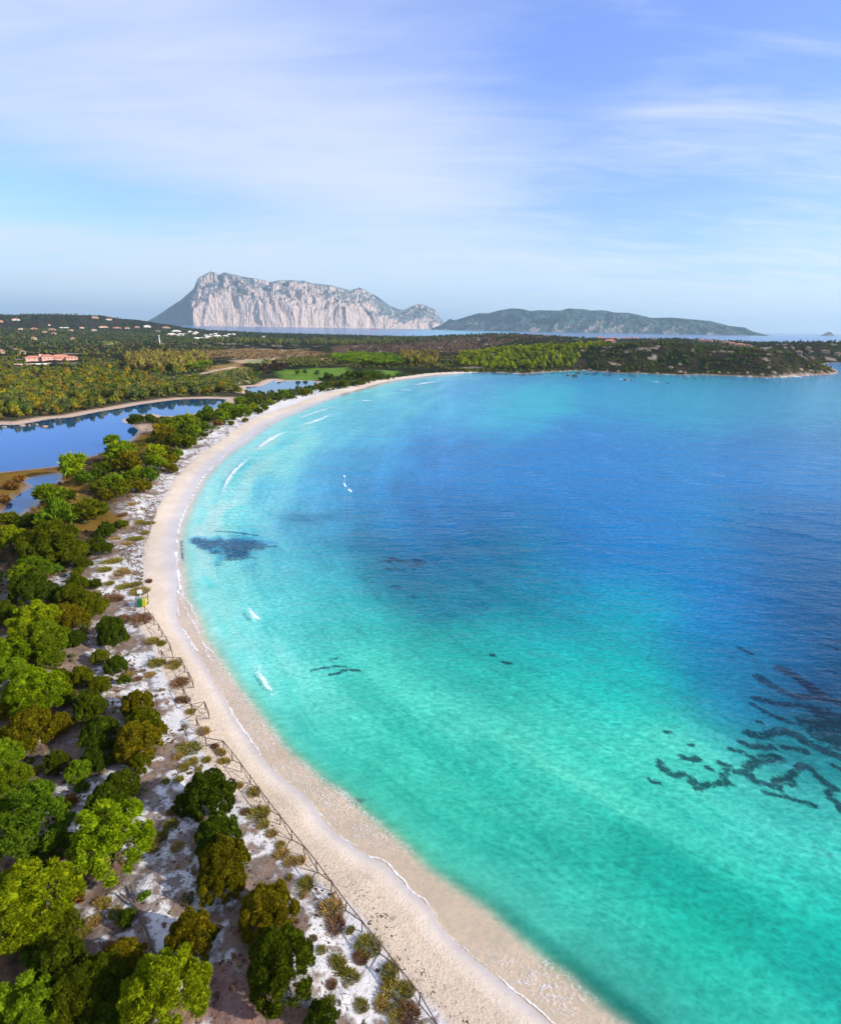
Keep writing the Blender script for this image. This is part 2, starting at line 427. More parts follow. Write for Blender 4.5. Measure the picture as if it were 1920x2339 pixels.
# beach between the fence and the water
rocky = ((gpx > 1085) & (GR > 400)) * 1.0
beach = (1 - smooth(10.2, 12.2, gB + (n_a - 0.5) * 3)) * (1 - rocky)
col = blend(col, beach * (gB > -3), BEACH)
pale = (1 - smooth(2.6, 4.6, gB + (n_b - 0.5) * 4)) * smooth(0.5, 2.0, gB) * (1 - rocky)
col = blend(col, pale * 0.9, np.array([0.62, 0.51, 0.40]))
col = blend(col, smooth(60, 110, GR) * beach, np.array([0.60, 0.49, 0.38]))
wet = 1 - smooth(-0.2, 2.6 + 5.5 * smooth(60, 110, GR) * (1 - smooth(250, 420, GR)), gB + (n_b - .5) * 2)
wet = np.where(gpin > -3, np.maximum(wet, smooth(-3, -1, gpin)), wet)
col = blend(col, (gB < 0.3) , np.array([0.52, 0.39, 0.255]))
col = blend(col, (wet > 0) * wet * 0.6 * (gB >= 0) * (1 - rocky), np.array([0.44, 0.42, 0.44]))  # wet sand, with its lavender sky sheen mixed into the albedo
# open sea floor sand, ripples of paler and coarser sand
floor = np.array([0.62, 0.57, 0.47])
col = blend(col, smooth(0.3, 3.0, goff) * (gdl < 0), floor)
# pond margins: pink-tan sand beach on the far side
pm = smooth(-9, -5, gpin) * (gB > 5) * smooth(200, 230, GR)
col = blend(col, pm, np.array([0.50, 0.35, 0.25]))
col = blend(col, smooth(-7, -5, gpin) * (gB > 5) * (1 - smooth(200, 230, GR)) * 0.85, np.array([0.22, 0.115, 0.035]))
col = blend(col, smooth(-1, 1, gpin), np.array([0.03, 0.035, 0.03]))
grasscol = np.array([0.006, 0.018, 0.026])


# painted land areas (real ground covers): lawns, heath, tracks, clearings
def area(pts, colr, soft=6, z=2.5, amp=6, only=None):
    global col
    P = GL(pts, z)
    lo = P.min(0) - 60; hi = P.max(0) + 60
    k = np.where((GX > lo[0]) & (GX < hi[0]) & (GY > lo[1]) & (GY < hi[1]) & (gdl > 1) & (gpin < -0.5))[0]
    if len(k) == 0: return
    m = smooth(-soft, soft, sdist(GX[k], GY[k], P) + (n_b[k] - 0.5) * amp * 2 + (n_a[k] - 0.5) * amp)
    col[k] = blend(col[k], m, colr)
LAWN = np.array([0.11, 0.19, 0.03])
AREAS = [
 ([(430,800),(560,793),(700,800),(760,806),(640,822),(520,815),(430,818)], (0.20,0.125,0.05)),
 ([(760,790),(900,785),(1010,788),(1230,778),(1260,795),(1080,806),(900,806),(760,806)], (0.095,0.062,0.042)),
 ([(960,772),(1100,764),(1240,764),(1300,780),(1160,795),(960,790)], (0.09,0.058,0.04)),
 ([(525,822),(610,816),(700,817),(760,812),(775,822),(690,828),(620,833),(540,830)], (0.46,0.31,0.19)),
 ([(555,823),(620,818),(610,826),(560,829)], (0.22,0.26,0.12)),
 ([(628,848),(700,842),(800,840),(800,853),(740,864),(650,862)], LAWN),
 ([(860,844),(910,846),(912,852),(880,856)], LAWN),
 ([(470,842),(560,838),(570,850),(480,858)], (0.20,0.16,0.045)),
 ([(225,780),(262,777),(275,783),(240,786)], (0.22,0.24,0.07)),
 ([(460,838),(520,833),(560,830),(545,840),(470,850)], (0.26,0.16,0.06)),
]
for pts, c in AREAS: area(pts, np.array(c))
TRACKS = [([(350,862),(400,861),(440,858),(470,852),(505,845),(545,838)], 2.2), ([(540,872),(580,866),(640,866)], 3.0), ([(30,832),(70,830),(110,828)], 1.5)]
for pts, w in TRACKS:
    d = poly_dist(GX, GY, spline(GL(pts, 2.5), 4))
    col = blend(col, (1 - smooth(w, w * 1.6, d)), np.array([0.50, 0.36, 0.25]))
# rock and bare shore along the headland
rk = (GR > 480) * (1 - smooth(1, 6, gdl + (n_a - 0.5) * 8)) * (gdl > -2) * (gpx > 1080)
col = blend(col, rk, np.stack([.12 + .2 * n_c, .07 + .09 * n_c, .045 + .05 * n_c], 1))
hill_rock = (GR > 600) * smooth(0.70, 0.74, fbm(GX / 16, GY / 16, 4) + 0.1 * (n_c - 0.5)) * (gdl > 20) * (GR < 1400)
col = blend(col, hill_rock * 0.8, np.array([0.34, 0.27, 0.21]))

# ------------------------------------------------------------------ near trees: (px, py, width px, kind)
# kinds: P bright pine, D deep green pine, J dark juniper, O olive juniper, H heather (rusty), S small green shrub
NEAR = [
 (60,2040,165,'P'),(125,2118,100,'J'),(48,2130,55,'O'),(165,2045,52,'H'),(160,2005,30,'S'),(56,2298,140,'P'),(370,2262,165,'P'),
 (130,2208,115,'J'),(172,2275,130,'J'),(277,2195,95,'O'),(226,2240,125,'J'),(280,2310,110,'J'),(432,2140,120,'O'),(287,2095,44,'J'),(426,2051,34,'G'),(329,2046,26,'S'),(77,2175,48,'S'),
 (150,2325,90,'J'),
 (248,1903,165,'P'),(48,1864,180,'D'),(112,1930,80,'D'),(310,1600,80,'O'),(324,1648,100,'O'),(312,1692,108,'O'),(358,1668,50,'O'),(226,1674,100,'J'),(264,1722,46,'J'),(318,1741,60,'O'),
 (176,1757,58,'P'),(129,1738,62,'J'),(212,1738,66,'J'),(274,1793,92,'J'),(242,1826,88,'J'),(480,1815,125,'J'),(426,1832,66,'J'),(497,1903,118,'J'),(507,1965,130,'O'),(505,2008,112,'O'),
 (65,1657,115,'O'),(135,1654,62,'O'),(206,1615,78,'J'),(4,1715,78,'P'),(22,1770,82,'D'),(187,1799,28,'S'),(158,1832,30,'H'),(20,1612,70,'O'),
 (612,2082,128,'O'),(639,2211,155,'J'),(478,2130,42,'J'),(734,2318,78,'J'),(660,2150,70,'J'),
 (255,1448,74,'J'),(287,1454,22,'J'),(174,1457,52,'J'),(203,1382,86,'O'),(160,1360,72,'J'),(155,1408,80,'O'),(81,1406,102,'P'),(74,1345,96,'J'),(113,1245,125,'J'),(161,1256,76,'J'),(223,1245,58,'J'),
 (123,1303,34,'S'),(77,1293,62,'D'),(177,1306,30,'J'),(177,1330,52,'J'),(216,1332,32,'J'),(19,1228,68,'P'),(50,1312,58,'D'),(187,1283,42,'J'),(242,1209,44,'J'),(274,1195,33,'J'),
 (97,1457,95,'D'),(32,1470,100,'P'),(113,1498,66,'D'),(74,1567,125,'P'),(19,1522,72,'P'),(181,1545,62,'O'),(229,1567,52,'O'),(265,1517,64,'J'),(226,1496,50,'O'),(284,1551,32,'J'),(200,1612,72,'J'),(129,1548,62,'J'),(14,1400,60,'J'),(150,1590,55,'J'),(60,1490,60,'D'),
 (255,1000,36,'P'),(277,1026,58,'P'),(292,1053,60,'O'),(165,1058,64,'P'),(190,1089,38,'D'),(110,1119,62,'D'),(127,1165,82,'D'),(200,1163,74,'O'),(239,1131,38,'O'),(219,1083,44,'J'),(258,1092,48,'P'),(283,1115,50,'O'),(323,1107,52,'O'),
 (342,1079,42,'D'),(313,1073,38,'P'),(239,1066,44,'J'),(342,1050,32,'D'),(394,1047,38,'O'),(365,1053,38,'P'),(392,1070,32,'O'),(355,1028,42,'P'),(381,1031,40,'O'),(402,1031,30,'P'),(155,1128,34,'J'),(230,1110,40,'J'),(300,1085,40,'D'),
 (419,992,56,'J'),(432,1010,36,'O'),(374,988,56,'O'),(400,1003,48,'J'),(310,955,40,'J'),(342,955,28,'J'),(387,965,46,'D'),(410,957,36,'P'),(429,955,44,'P'),(442,966,36,'D'),(445,980,30,'P'),(468,970,28,'D'),(455,988,20,'S'),(471,941,38,'D'),
 (497,966,24,'H'),(516,926,34,'P'),(510,947,36,'P'),(536,947,36,'J'),(548,931,30,'P'),(548,910,28,'P'),(20,1180,40,'J'),(60,1190,50,'J'),(25,1110,32,'H'),(10,1140,30,'H'),(45,1095,26,'H'),
 (562,938,26,'D'),(578,925,26,'P'),(590,938,22,'J'),(604,926,24,'D'),(618,915,22,'P'),(560,958,18,'O'),(636,908,20,'J'),(651,897,26,'P'),(695,895,22,'O'),(666,905,16,'J'),(751,860,26,'J'),(758,877,20,'O'),(786,877,26,'J'),(817,873,25,'J'),
 (832,852,30,'D'),(812,856,26,'J'),(850,850,26,'D'),(865,861,16,'J'),(887,863,10,'J'),(795,852,24,'D'),(838,866,24,'O'),(722,882,16,'O'),(736,888,16,'J'),(570,905,24,'J'),(592,908,24,'O'),(480,955,26,'J'),(500,940,24,'D'),(527,966,16,'O'),(470,990,14,'O'),
]
GCL = [(642,1946,25),(591,1857,40),(697,2016,30),(757,2071,46),(764,2112,42),(841,2156,44),(823,2184,32),(771,2200,36),(797,2226,30),(889,2215,32),(930,2256,32),(897,2274,50),(753,2285,25),(825,2292,25),(934,2311,36),(580,1806,28),(686,1961,18),(716,2138,15),(889,2237,20),(664,1964,25),(757,2243,20),
 (432,1706,38),(465,1667,25),(406,1725,20),(439,1735,22),(471,1732,20),(503,1714,22),(490,1701,18),(510,1735,22),(452,1780,18),(545,1790,18),(376,1782,18),(406,1777,20),(452,1754,15),(420,1750,22),
 (410,1557,40),(358,1512,30),(397,1515,40),(348,1461,30),(368,1467,20),(323,1412,40),(258,1364,38),(319,1348,38),(281,1338,30),(310,1332,22),(255,1280,35),(277,1303,35),(239,1299,30),(316,1190,26),(339,1193,22),(310,1228,30),(342,1538,18),(313,1548,18),(281,1412,36),(416,1596,25),(435,1622,20),(294,1538,16),
 (300,1150,22),(280,1172,20),(330,1215,22),(290,1240,18),(262,1228,20),(250,1330,18),(870,2292,26),(700,2180,16),(620,1900,22),(600,1880,26),(640,1925,18),(560,1850,20),(735,2165,18),(800,2120,18),(905,2320,24),(690,2040,14),(660,2000,14),(340,1325,16),(240,2060,24),(262,2080,22),(215,2100,24),(225,2055,18),(190,2125,22),(245,2160,24),(390,1880,28),(370,1905,26),(350,1930,34),(405,1930,24),(390,1850,20),(75,1760,26),(60,1800,24),(110,1830,24),(150,1860,20)]
TREES = []
for (px, py, w, k) in NEAR:
    base = on_ground(px, py, 0.0)
    depth = float(np.linalg.norm(np.array([base[0], base[1], base[2] - CAMZ])))
    R = 0.5 * w * depth * 0.965 / FPX * 0.86
    up = R * {'P': 1.05, 'D': 1.0, 'J': 0.75, 'O': 0.75, 'H': 0.45, 'S': 0.5, 'G': 0.35}[k]
    b = on_ground(px, py, up)
    TREES.append((b, R, k, px, py, w))
# litter of needles and roots on the sand round trees
lit = np.zeros(len(GX))
near_ix = np.where((GR < 260) & (gB > 3))[0]
for (b, R, k, *_r) in TREES:
    if np.hypot(b[0], b[1]) > 250: continue
    kk = near_ix[(np.abs(GX[near_ix] - b[0]) < 3 * R + 3) & (np.abs(GY[near_ix] - b[1]) < 3 * R + 3)]
    d = np.hypot(GX[kk] - b[0], GY[kk] - b[1])
    lit[kk] = np.maximum(lit[kk], 1 - smooth(R * 0.8, R * 1.5 + 1.0, d + (n_a[kk] - 0.5) * 2.5))
west = smooth(520, 250, gpx) * 0 + smooth(430, 150, gpx) 
thr = lit * 0.55 + (gB > 11) * (0.12 + 0.20 * west)
litter = smooth(0.36, 0.66, thr + (n_a - 0.5) * 2.3 + (n_c - 0.5) * 1.3)
litter = np.maximum(litter, .85 * smooth(.55, .60, fbm(GX / 1.0 + 60, GY / 1.0, 5, .70) + .06 * (fbm(GX / 7 + 2, GY / 7, 3) - .5) * 4 + .05 * west))
litter = litter * smooth(10.5, 12.5, gB + (n_a - .5) * 4) * (1 - smooth(230, 300, GR))
col = blend(col, litter * 0.85, np.stack([0.03 + 0.22 * n_c ** 1.5, 0.014 + 0.12 * n_c ** 1.5, 0.006 + 0.06 * n_c ** 1.5], 1))
# brown heath floor in the bottom left under the shrubs
hb = np.exp(-(((gpx - 520) / 130) ** 2 + ((gpy - 2270) / 90) ** 2)) + 0.8 * np.exp(-(((gpx - 200) / 120) ** 2 + ((gpy - 1965) / 60) ** 2))+ 0.9 * np.exp(-(((gpx - 620) / 110) ** 2 + ((gpy - 2330) / 40) ** 2)) + 0.55*np.exp(-(((gpx - 350) / 70) ** 2 + ((gpy - 1890) / 40) ** 2))
col = blend(col, smooth(0.32, 0.55, hb + (n_a - 0.5) * 0.9 + (n_c - 0.5) * 0.5) * 0.9, np.stack([0.15 + 0.14 * n_c, 0.075 + 0.08 * n_c, 0.055 + 0.06 * n_c], 1))
marsh = np.exp(-(((gpx - 60) / 150) ** 2 + ((gpy - 1125) / 55) ** 2)) + np.exp(-(((gpx - 330) / 70) ** 2 + ((gpy - 1010) / 22) ** 2)) + np.exp(-(((gpx - 130) / 170) ** 2 + ((gpy - 1190) / 25) ** 2))
col = blend(col, smooth(0.3, 0.5, marsh + (n_a - 0.5) * 0.3) * (gpin < -1) * (gpy < 1230), np.stack([0.13 + 0.12 * n_a, 0.075 + 0.07 * n_a, 0.015 + 0.01 * n_a], 1))

col = col * (1 + beach * .30 * (n_b - .5) + beach * .25 * (n_a - .5))[:, None]
# ---- ground material
def ground_mat():
    m = bpy.data.materials.new('ground'); t = NT(m)
    a = t.attr('albedo'); w = t.attr('wet'); l = t.attr('litter')
    pos = t.n('ShaderNodeNewGeometry').outputs['Position']
    n1 = t.noise(1.4, 6, 0.65, pos).outputs[0]
    n2 = t.noise(6.0, 5, 0.6, pos).outputs[0]
    v = t.math('ADD', t.math('MULTIPLY', t.math('SUBTRACT', n1, 0.5), 0.35), t.math('ADD', 1.0, t.math('MULTIPLY', t.math('SUBTRACT', n2, 0.5), 0.35)))
    vc = t.n('ShaderNodeCombineXYZ', {0: v, 1: v, 2: v}).outputs[0]
    c = t.mix(1.0, a.outputs['Color'], vc, 'MULTIPLY')
    wd = t.attr('weed').outputs['Fac']
    wn = t.noise(1.5, 7, 0.72, pos, dist=0.6).outputs[0]
    c = t.mix(t.math('MULTIPLY', t.rng(t.math('ADD', wd, t.math('MULTIPLY', t.math('SUBTRACT', wn, 0.5), 3.0)), 0.30, 1.0), t.rng(wd, 0.03, 0.15)), c, t.mix(n2, (0.003, 0.014, 0.02, 1), (0.012, 0.035, 0.042, 1)))
    # scattered twigs and dry leaves
    vo = t.n('ShaderNodeTexNoise', {'Vector': pos, 'Scale': 3.2, 'Detail': 6.0, 'Roughness': 0.75, 'Distortion': 1.5}).outputs[0]
    tw = t.math('MULTIPLY', t.rng(vo, 0.55, 0.60), t.math('MULTIPLY', l.outputs['Fac'], 1.7, clamp=True))
    c = t.mix(tw, c, (0.07, 0.042, 0.028, 1))
    foot = t.noise(4.2, 4, 0.6, pos, dist=0.2).outputs[0]
    h = t.math('ADD', t.math('MULTIPLY', foot, 0.6), t.math('MULTIPLY', n2, 0.25))
    bs = t.rng(w.outputs['Fac'], 0.0, 0.15, 1.0, 0.03)
    bp = t.n('ShaderNodeBump', {'Strength': bs, 'Distance': 0.12, 'Height': h}).outputs[0]
    rough = t.rng(w.outputs['Fac'], 0.1, 0.9, 0.95, 0.28)
    p = t.n('ShaderNodeBsdfPrincipled', {'Base Color': c, 'Roughness': rough, 'Specular IOR Level': t.rng(w.outputs['Fac'], 0.0, 0.5, 0.0, 0.5), 'Normal': bp})
    t.out(p.outputs[0])
    return m
lit_attr = (gB > 11) * (1 - smooth(240, 300, GR)) * np.clip(0.35 + lit + 0.35 * west, 0, 1)
wrack = np.exp(-((gB - 9.0 + (n_a - .5) * 5) / 1.6) ** 2) * (1 - smooth(60, 110, GR)) * 0.9 + 0.22 * (gB > 4) * (gB < 15) * (1 - smooth(60, 140, GR))
gm = mesh_np('ground', np.stack([GX, GY, gz], 1), GF, ground_mat(),
             {'weed': grass, 'albedo': np.clip(col, 0.004, 0.8), 'wet': wet, 'litter': np.maximum(lit_attr, wrack)}, True)
tag(link('ground', gm), kind='structure')

# ------------------------------------------------------------------ sea surface
SX, SY, SF = grid(480, np.concatenate([np.arange(747, 900, 1.2), np.arange(900, 1200, 2.0), np.arange(1200, 2440, 3.0)]), 60000.0)
SR = np.hypot(SX, SY)
sdl = sdist(SX, SY, LAND)
d1, arc = poly_dist(SX, SY, s1, want_s=True)
soff = np.where(sea_side(SX, SY), d1, 0.0)
spx, spy = to_px(np.stack([SX, SY, np.zeros_like(SX)], -1))
CP = [(1500,890,20,130,195),(1100,890,60,165,205),(900,925,70,185,215),(1800,900,15,120,195),(760,960,85,195,215),(640,1010,110,210,220),(850,1040,30,150,195),(1000,1050,5,120,185),(1400,1050,0,105,180),(1850,1050,0,95,175),
 (560,1120,120,212,220),(500,1150,150,218,222),(700,1110,50,170,200),(800,1150,10,125,180),(1000,1200,0,105,165),(1400,1250,0,105,175),(1850,1250,0,80,140),(480,1230,140,212,215),(600,1230,100,198,205),(670,1185,0,120,170),(760,1250,0,150,170),(700,1330,15,175,175),
 (900,1300,0,92,130),(1050,1330,0,102,135),(1200,1340,0,130,155),(1400,1400,0,165,175),(1650,1350,0,120,175),(1880,1400,0,55,115),(600,1350,105,200,195),(480,1400,140,210,205),(540,1480,125,208,190),(700,1450,60,195,175),(850,1430,0,180,160),(1100,1450,0,170,155),(1100,1550,20,185,160),(1400,1550,0,180,160),
 (1700,1520,0,120,150),(1900,1600,0,50,90),(640,1580,110,205,185),(850,1600,70,200,170),(1000,1680,95,208,180),(1200,1720,90,205,175),(1500,1780,85,200,170),(1750,1880,90,200,175),(1880,1950,80,198,175),(1900,1750,10,130,130),(1300,1820,100,208,175),(720,1700,70,195,170),(900,1760,20,180,150),(1050,1850,50,192,160),(1200,1930,0,170,145),(1400,1980,0,175,150),(1650,2060,0,178,150),(1850,2080,20,185,155),
 (1000,1930,70,195,165),(1150,2060,85,192,165),(1250,2120,70,192,165),(1350,2080,70,195,165),(1600,2180,20,182,150),(1900,2180,0,170,150),(1450,2250,60,188,160),(1750,2300,50,188,160),(1400,2330,10,115,110),(1300,2230,40,150,130),(880,1850,60,180,150),
 (1500,760,10,70,150),(600,750,10,80,160),(1900,800,10,90,170)]
sB = soff * np.interp(SR, [45, 250], [2.0, 1.0])
acc = np.zeros((len(SX), 3)); ws = np.zeros(len(SX))
qx = spx + (fbm(SX / 14, SY / 14, 4) - 0.5) * 90; qy = np.clip(spy, 745, 2600) + (fbm(SX / 14 + 50, SY / 14, 4) - 0.5) * 50
for x, y, r, g, b in CP:
    sx_, sy_ = 95.0, (30 + 0.075 * (y - 745)) if y < 1300 else 78.0
    w = np.exp(-0.5 * (((qx - x) / sx_) ** 2 + ((qy - y) / sy_) ** 2)) + 1e-5 / (1 + ((qx - x) / 300) ** 2 + ((qy - y) / 150) ** 2)
    acc += w[:, None] * np.array(lin(r, g, b)); ws += w
body = acc / ws[:, None]
# long sand bars along the beach; wave-trough shading painted in as dark lines
bar = fbm(arc / 34.0, sB / 6.0, 4); bar2 = fbm(arc / 10.0 + 7, sB / 2.4, 3)
k = (smooth(2, 9, sB) * (1 - smooth(75, 140, sB)))[:, None]
bl_ = np.exp(-((bar - .47) / .025) ** 2)
fm = 1 + k * ((bar - 0.5) * 1.1 + (bar2 - 0.5) * 0.3 - .34 * bl_)[:, None] * np.array([2.2, 0.55, 0.5])
body = body * np.clip(fm, 0.2, 2.0)
# edge of the water: colour builds up with depth
edge = np.where(SR < 400, smooth(-.3, 3.4, sB), smooth(0, 5, soff))
p1m = smooth(-1.5, 1.5, sdist(SX, SY, DARK_AREAS[0][0]) + (fbm(SX / 2.1, SY / 2.1, 4) - .5) * 8) * (SR < 250)
body = body * (1 - .6 * p1m[:, None]) + .6 * p1m[:, None] * np.array(lin(8, 100, 170)) 
trough = np.exp(-((sB - 2.6 - 3 * (bar2 - .5)) / 1.4) ** 2) * (1 - smooth(31, 37, SR))  # shade of a wave trough put straight into the water colour
body = body * (1 - .45 * trough[:, None] * np.array([1, .7, .6]))
body0 = body.copy()
deepk = smooth(60, 160, soff)[:, None]
body = body * ((1 - deepk) * np.array([.45, .74, .72]) + deepk * np.array([.05, 1.22, .76]))
pk = (np.maximum(np.exp(-(sB / 42.0) ** 1.5) * smooth(42, 75, SR), .75 * np.exp(-sB / 9.0) * (1 - trough)) * (1 - p1m))[:, None]
body = body * (1 - pk) + np.minimum(body0 * np.array([.95, .92, .90]) + np.array([.05, .04, .03]), .62) * pk
mid = np.maximum.reduce([a_ * np.exp(-(((qx - x_) / rx_) ** 2 + ((qy - y_) / ry_) ** 2)) for x_, y_, rx_, ry_, a_ in ((700, 1188, 90, 16, 0.85), (940, 1320, 120, 40, .5), (1110, 1250, 170, 45, 0.66), (1060, 1385, 110, 30, 0.76), (830, 1245, 80, 30, 0.57))])
mid = mid * smooth(.22, .52, fbm(SX / 7, SY / 4.5 + SX / 12, 5, .6))
body = body * (1 - mid[:, None]) + mid[:, None] * np.array([.0, .10, .17])
body[:, 1] = np.maximum(body[:, 1], .46 * body[:, 2])
body = np.clip(body, 0.001, 0.62)
opac = np.interp(sB, [0, 2, 10, 60, 150, 300], [0.0, 0.03, 0.10, 0.10, 0.22, 0.6])
opac = np.maximum(opac, smooth(500, 900, SR) * 0.85)
tint = np.sqrt(np.clip(body / (np.array([0.62, 0.57, 0.47]) * (1 - opac)[:, None]), 0, 1))
tint = 1 - (1 - tint) * edge[:, None]
# foam
FOAM = [([(509,1133),(501,1180),(497,1232)],.25,.45),([(598,1420),(614,1442),(624,1466)],.18,.4),([(568,1496),(586,1526)],.16,.5),([(690,1480),(720,1512),(752,1532)],.14,.4),([(555,1100),(566,1150),(575,1200)],.2,.3),([(568,1388),(579,1405),(597,1420)],.55,1),([(586,1526),(600,1551),(614,1572),(630,1581)],.5,1),([(584,1029),(607,1010),(649,987),(662,988)],1.3,1),([(508,1135),(512,1115),(529,1084),(552,1061),(575,1043),(584,1046)],.8,1),
 ([(675,975),(722,961),(760,944)],1.3,1),([(672,960),(722,941),(772,926)],1.6,.8),([(800,917),(835,915),(872,917)],2,.8),([(862,898),(900,902)],2,.7),([(905,889),(950,892)],2.2,.8),([(942,880),(975,874),(1010,870)],2.4,.9),([(690,990),(712,984)],1.2,.6),
 ([(1403,864),(1443,869)],1.6,1),([(1471,869),(1520,874)],1.7,1),([(1806,861),(1830,860)],3,1),([(1738,864),(1765,864)],1.5,.9),([(1330,850),(1360,851)],1.5,.7),([(1560,860),(1580,859)],1.5,.7),([(1235,853),(1262,852)],1.5,.6),([(1640,861),(1660,861)],1.2,.6),([(1850,859),(1880,858)],1.3,.7),
 ([(570,1050),(600,1044)],2.0,.5),([(535,1085),(560,1078)],1.8,.5),([(485,1040),(520,1036)],1.2,.5),([(540,1000),(575,992)],1.0,.45),([(600,985),(640,975)],1.0,.4),([(930,872),(1000,862)],1.8,.5),([(760,935),(800,925)],1.6,.5),([(1020,862),(1060,858)],1.6,.5)]
foam = np.zeros(len(SX)); f1 = fbm(SX / 0.9, SY / 0.9, 3); f2 = fbm(SX / 5, SY / 5, 3)
seaw = np.where(sdl < 6)[0]
SWELLP = []
for pts, w, s in FOAM:
    P = GL(pts); P = spline(P, 3) if len(P) > 2 else P
    lo = P.min(0) - 12; hi = P.max(0) + 12
    kk = seaw[(SX[seaw] > lo[0]) & (SX[seaw] < hi[0]) & (SY[seaw] > lo[1]) & (SY[seaw] < hi[1])]
    d, sa = poly_dist(SX[kk], SY[kk], P, want_s=True)
    L = sa.max() + 1e-6 if len(sa) else 1
    tp = np.sin(np.clip(sa / L, 0.04, 0.96) * math.pi) ** 0.5
    w = w * (0.55 + 0.0011 * np.median(SR[kk])) if len(kk) else w
    foam[kk] = np.maximum(foam[kk], s * 0.85 * (1 - smooth(w * 0.15, w * 1.5, d + (f1[kk] - 0.5) * w * 1.2)) * tp)
for pts, w, s in FOAM:
    P = GL(pts); P = spline(P, 3) if len(P) > 2 else P
    lo = P.min(0) - 15; hi = P.max(0) + 15
    kk = seaw[(SX[seaw] > lo[0]) & (SX[seaw] < hi[0]) & (SY[seaw] > lo[1]) & (SY[seaw] < hi[1])]
    d, sa = poly_dist(SX[kk], SY[kk], P, want_s=True)
    foam[kk] = np.maximum(foam[kk], s * .42 * (1 - smooth(w * .5, w * 3.2, d)) * smooth(.40, .60, f1[kk]))
# swash line and its lace
lace = (1 - smooth(0.0, 0.07 + 0.0022 * SR, np.abs(sdl + 0.12 + (f1 - 0.5) * 0.45))) * (.52 + .4 * smooth(.35, .6, f2))
foam = np.maximum(foam, np.where((sdl < 0.4) & (SR < 420), lace, 0))
s1n = np.abs(d1 - 0.2 + (f2 - .5) * 1.0)
foam = np.maximum(foam, np.where((SR < 200) & (SR > 70), 0.55 * (1 - smooth(0.05, 0.4, s1n)), 0))
swz = np.where((sdl < 0) & (soff < 0.8), 1.0, 0.0) * (1 - smooth(90, 130, SR))
swz = swz * smooth(0, 1, -sdl * 1.0)
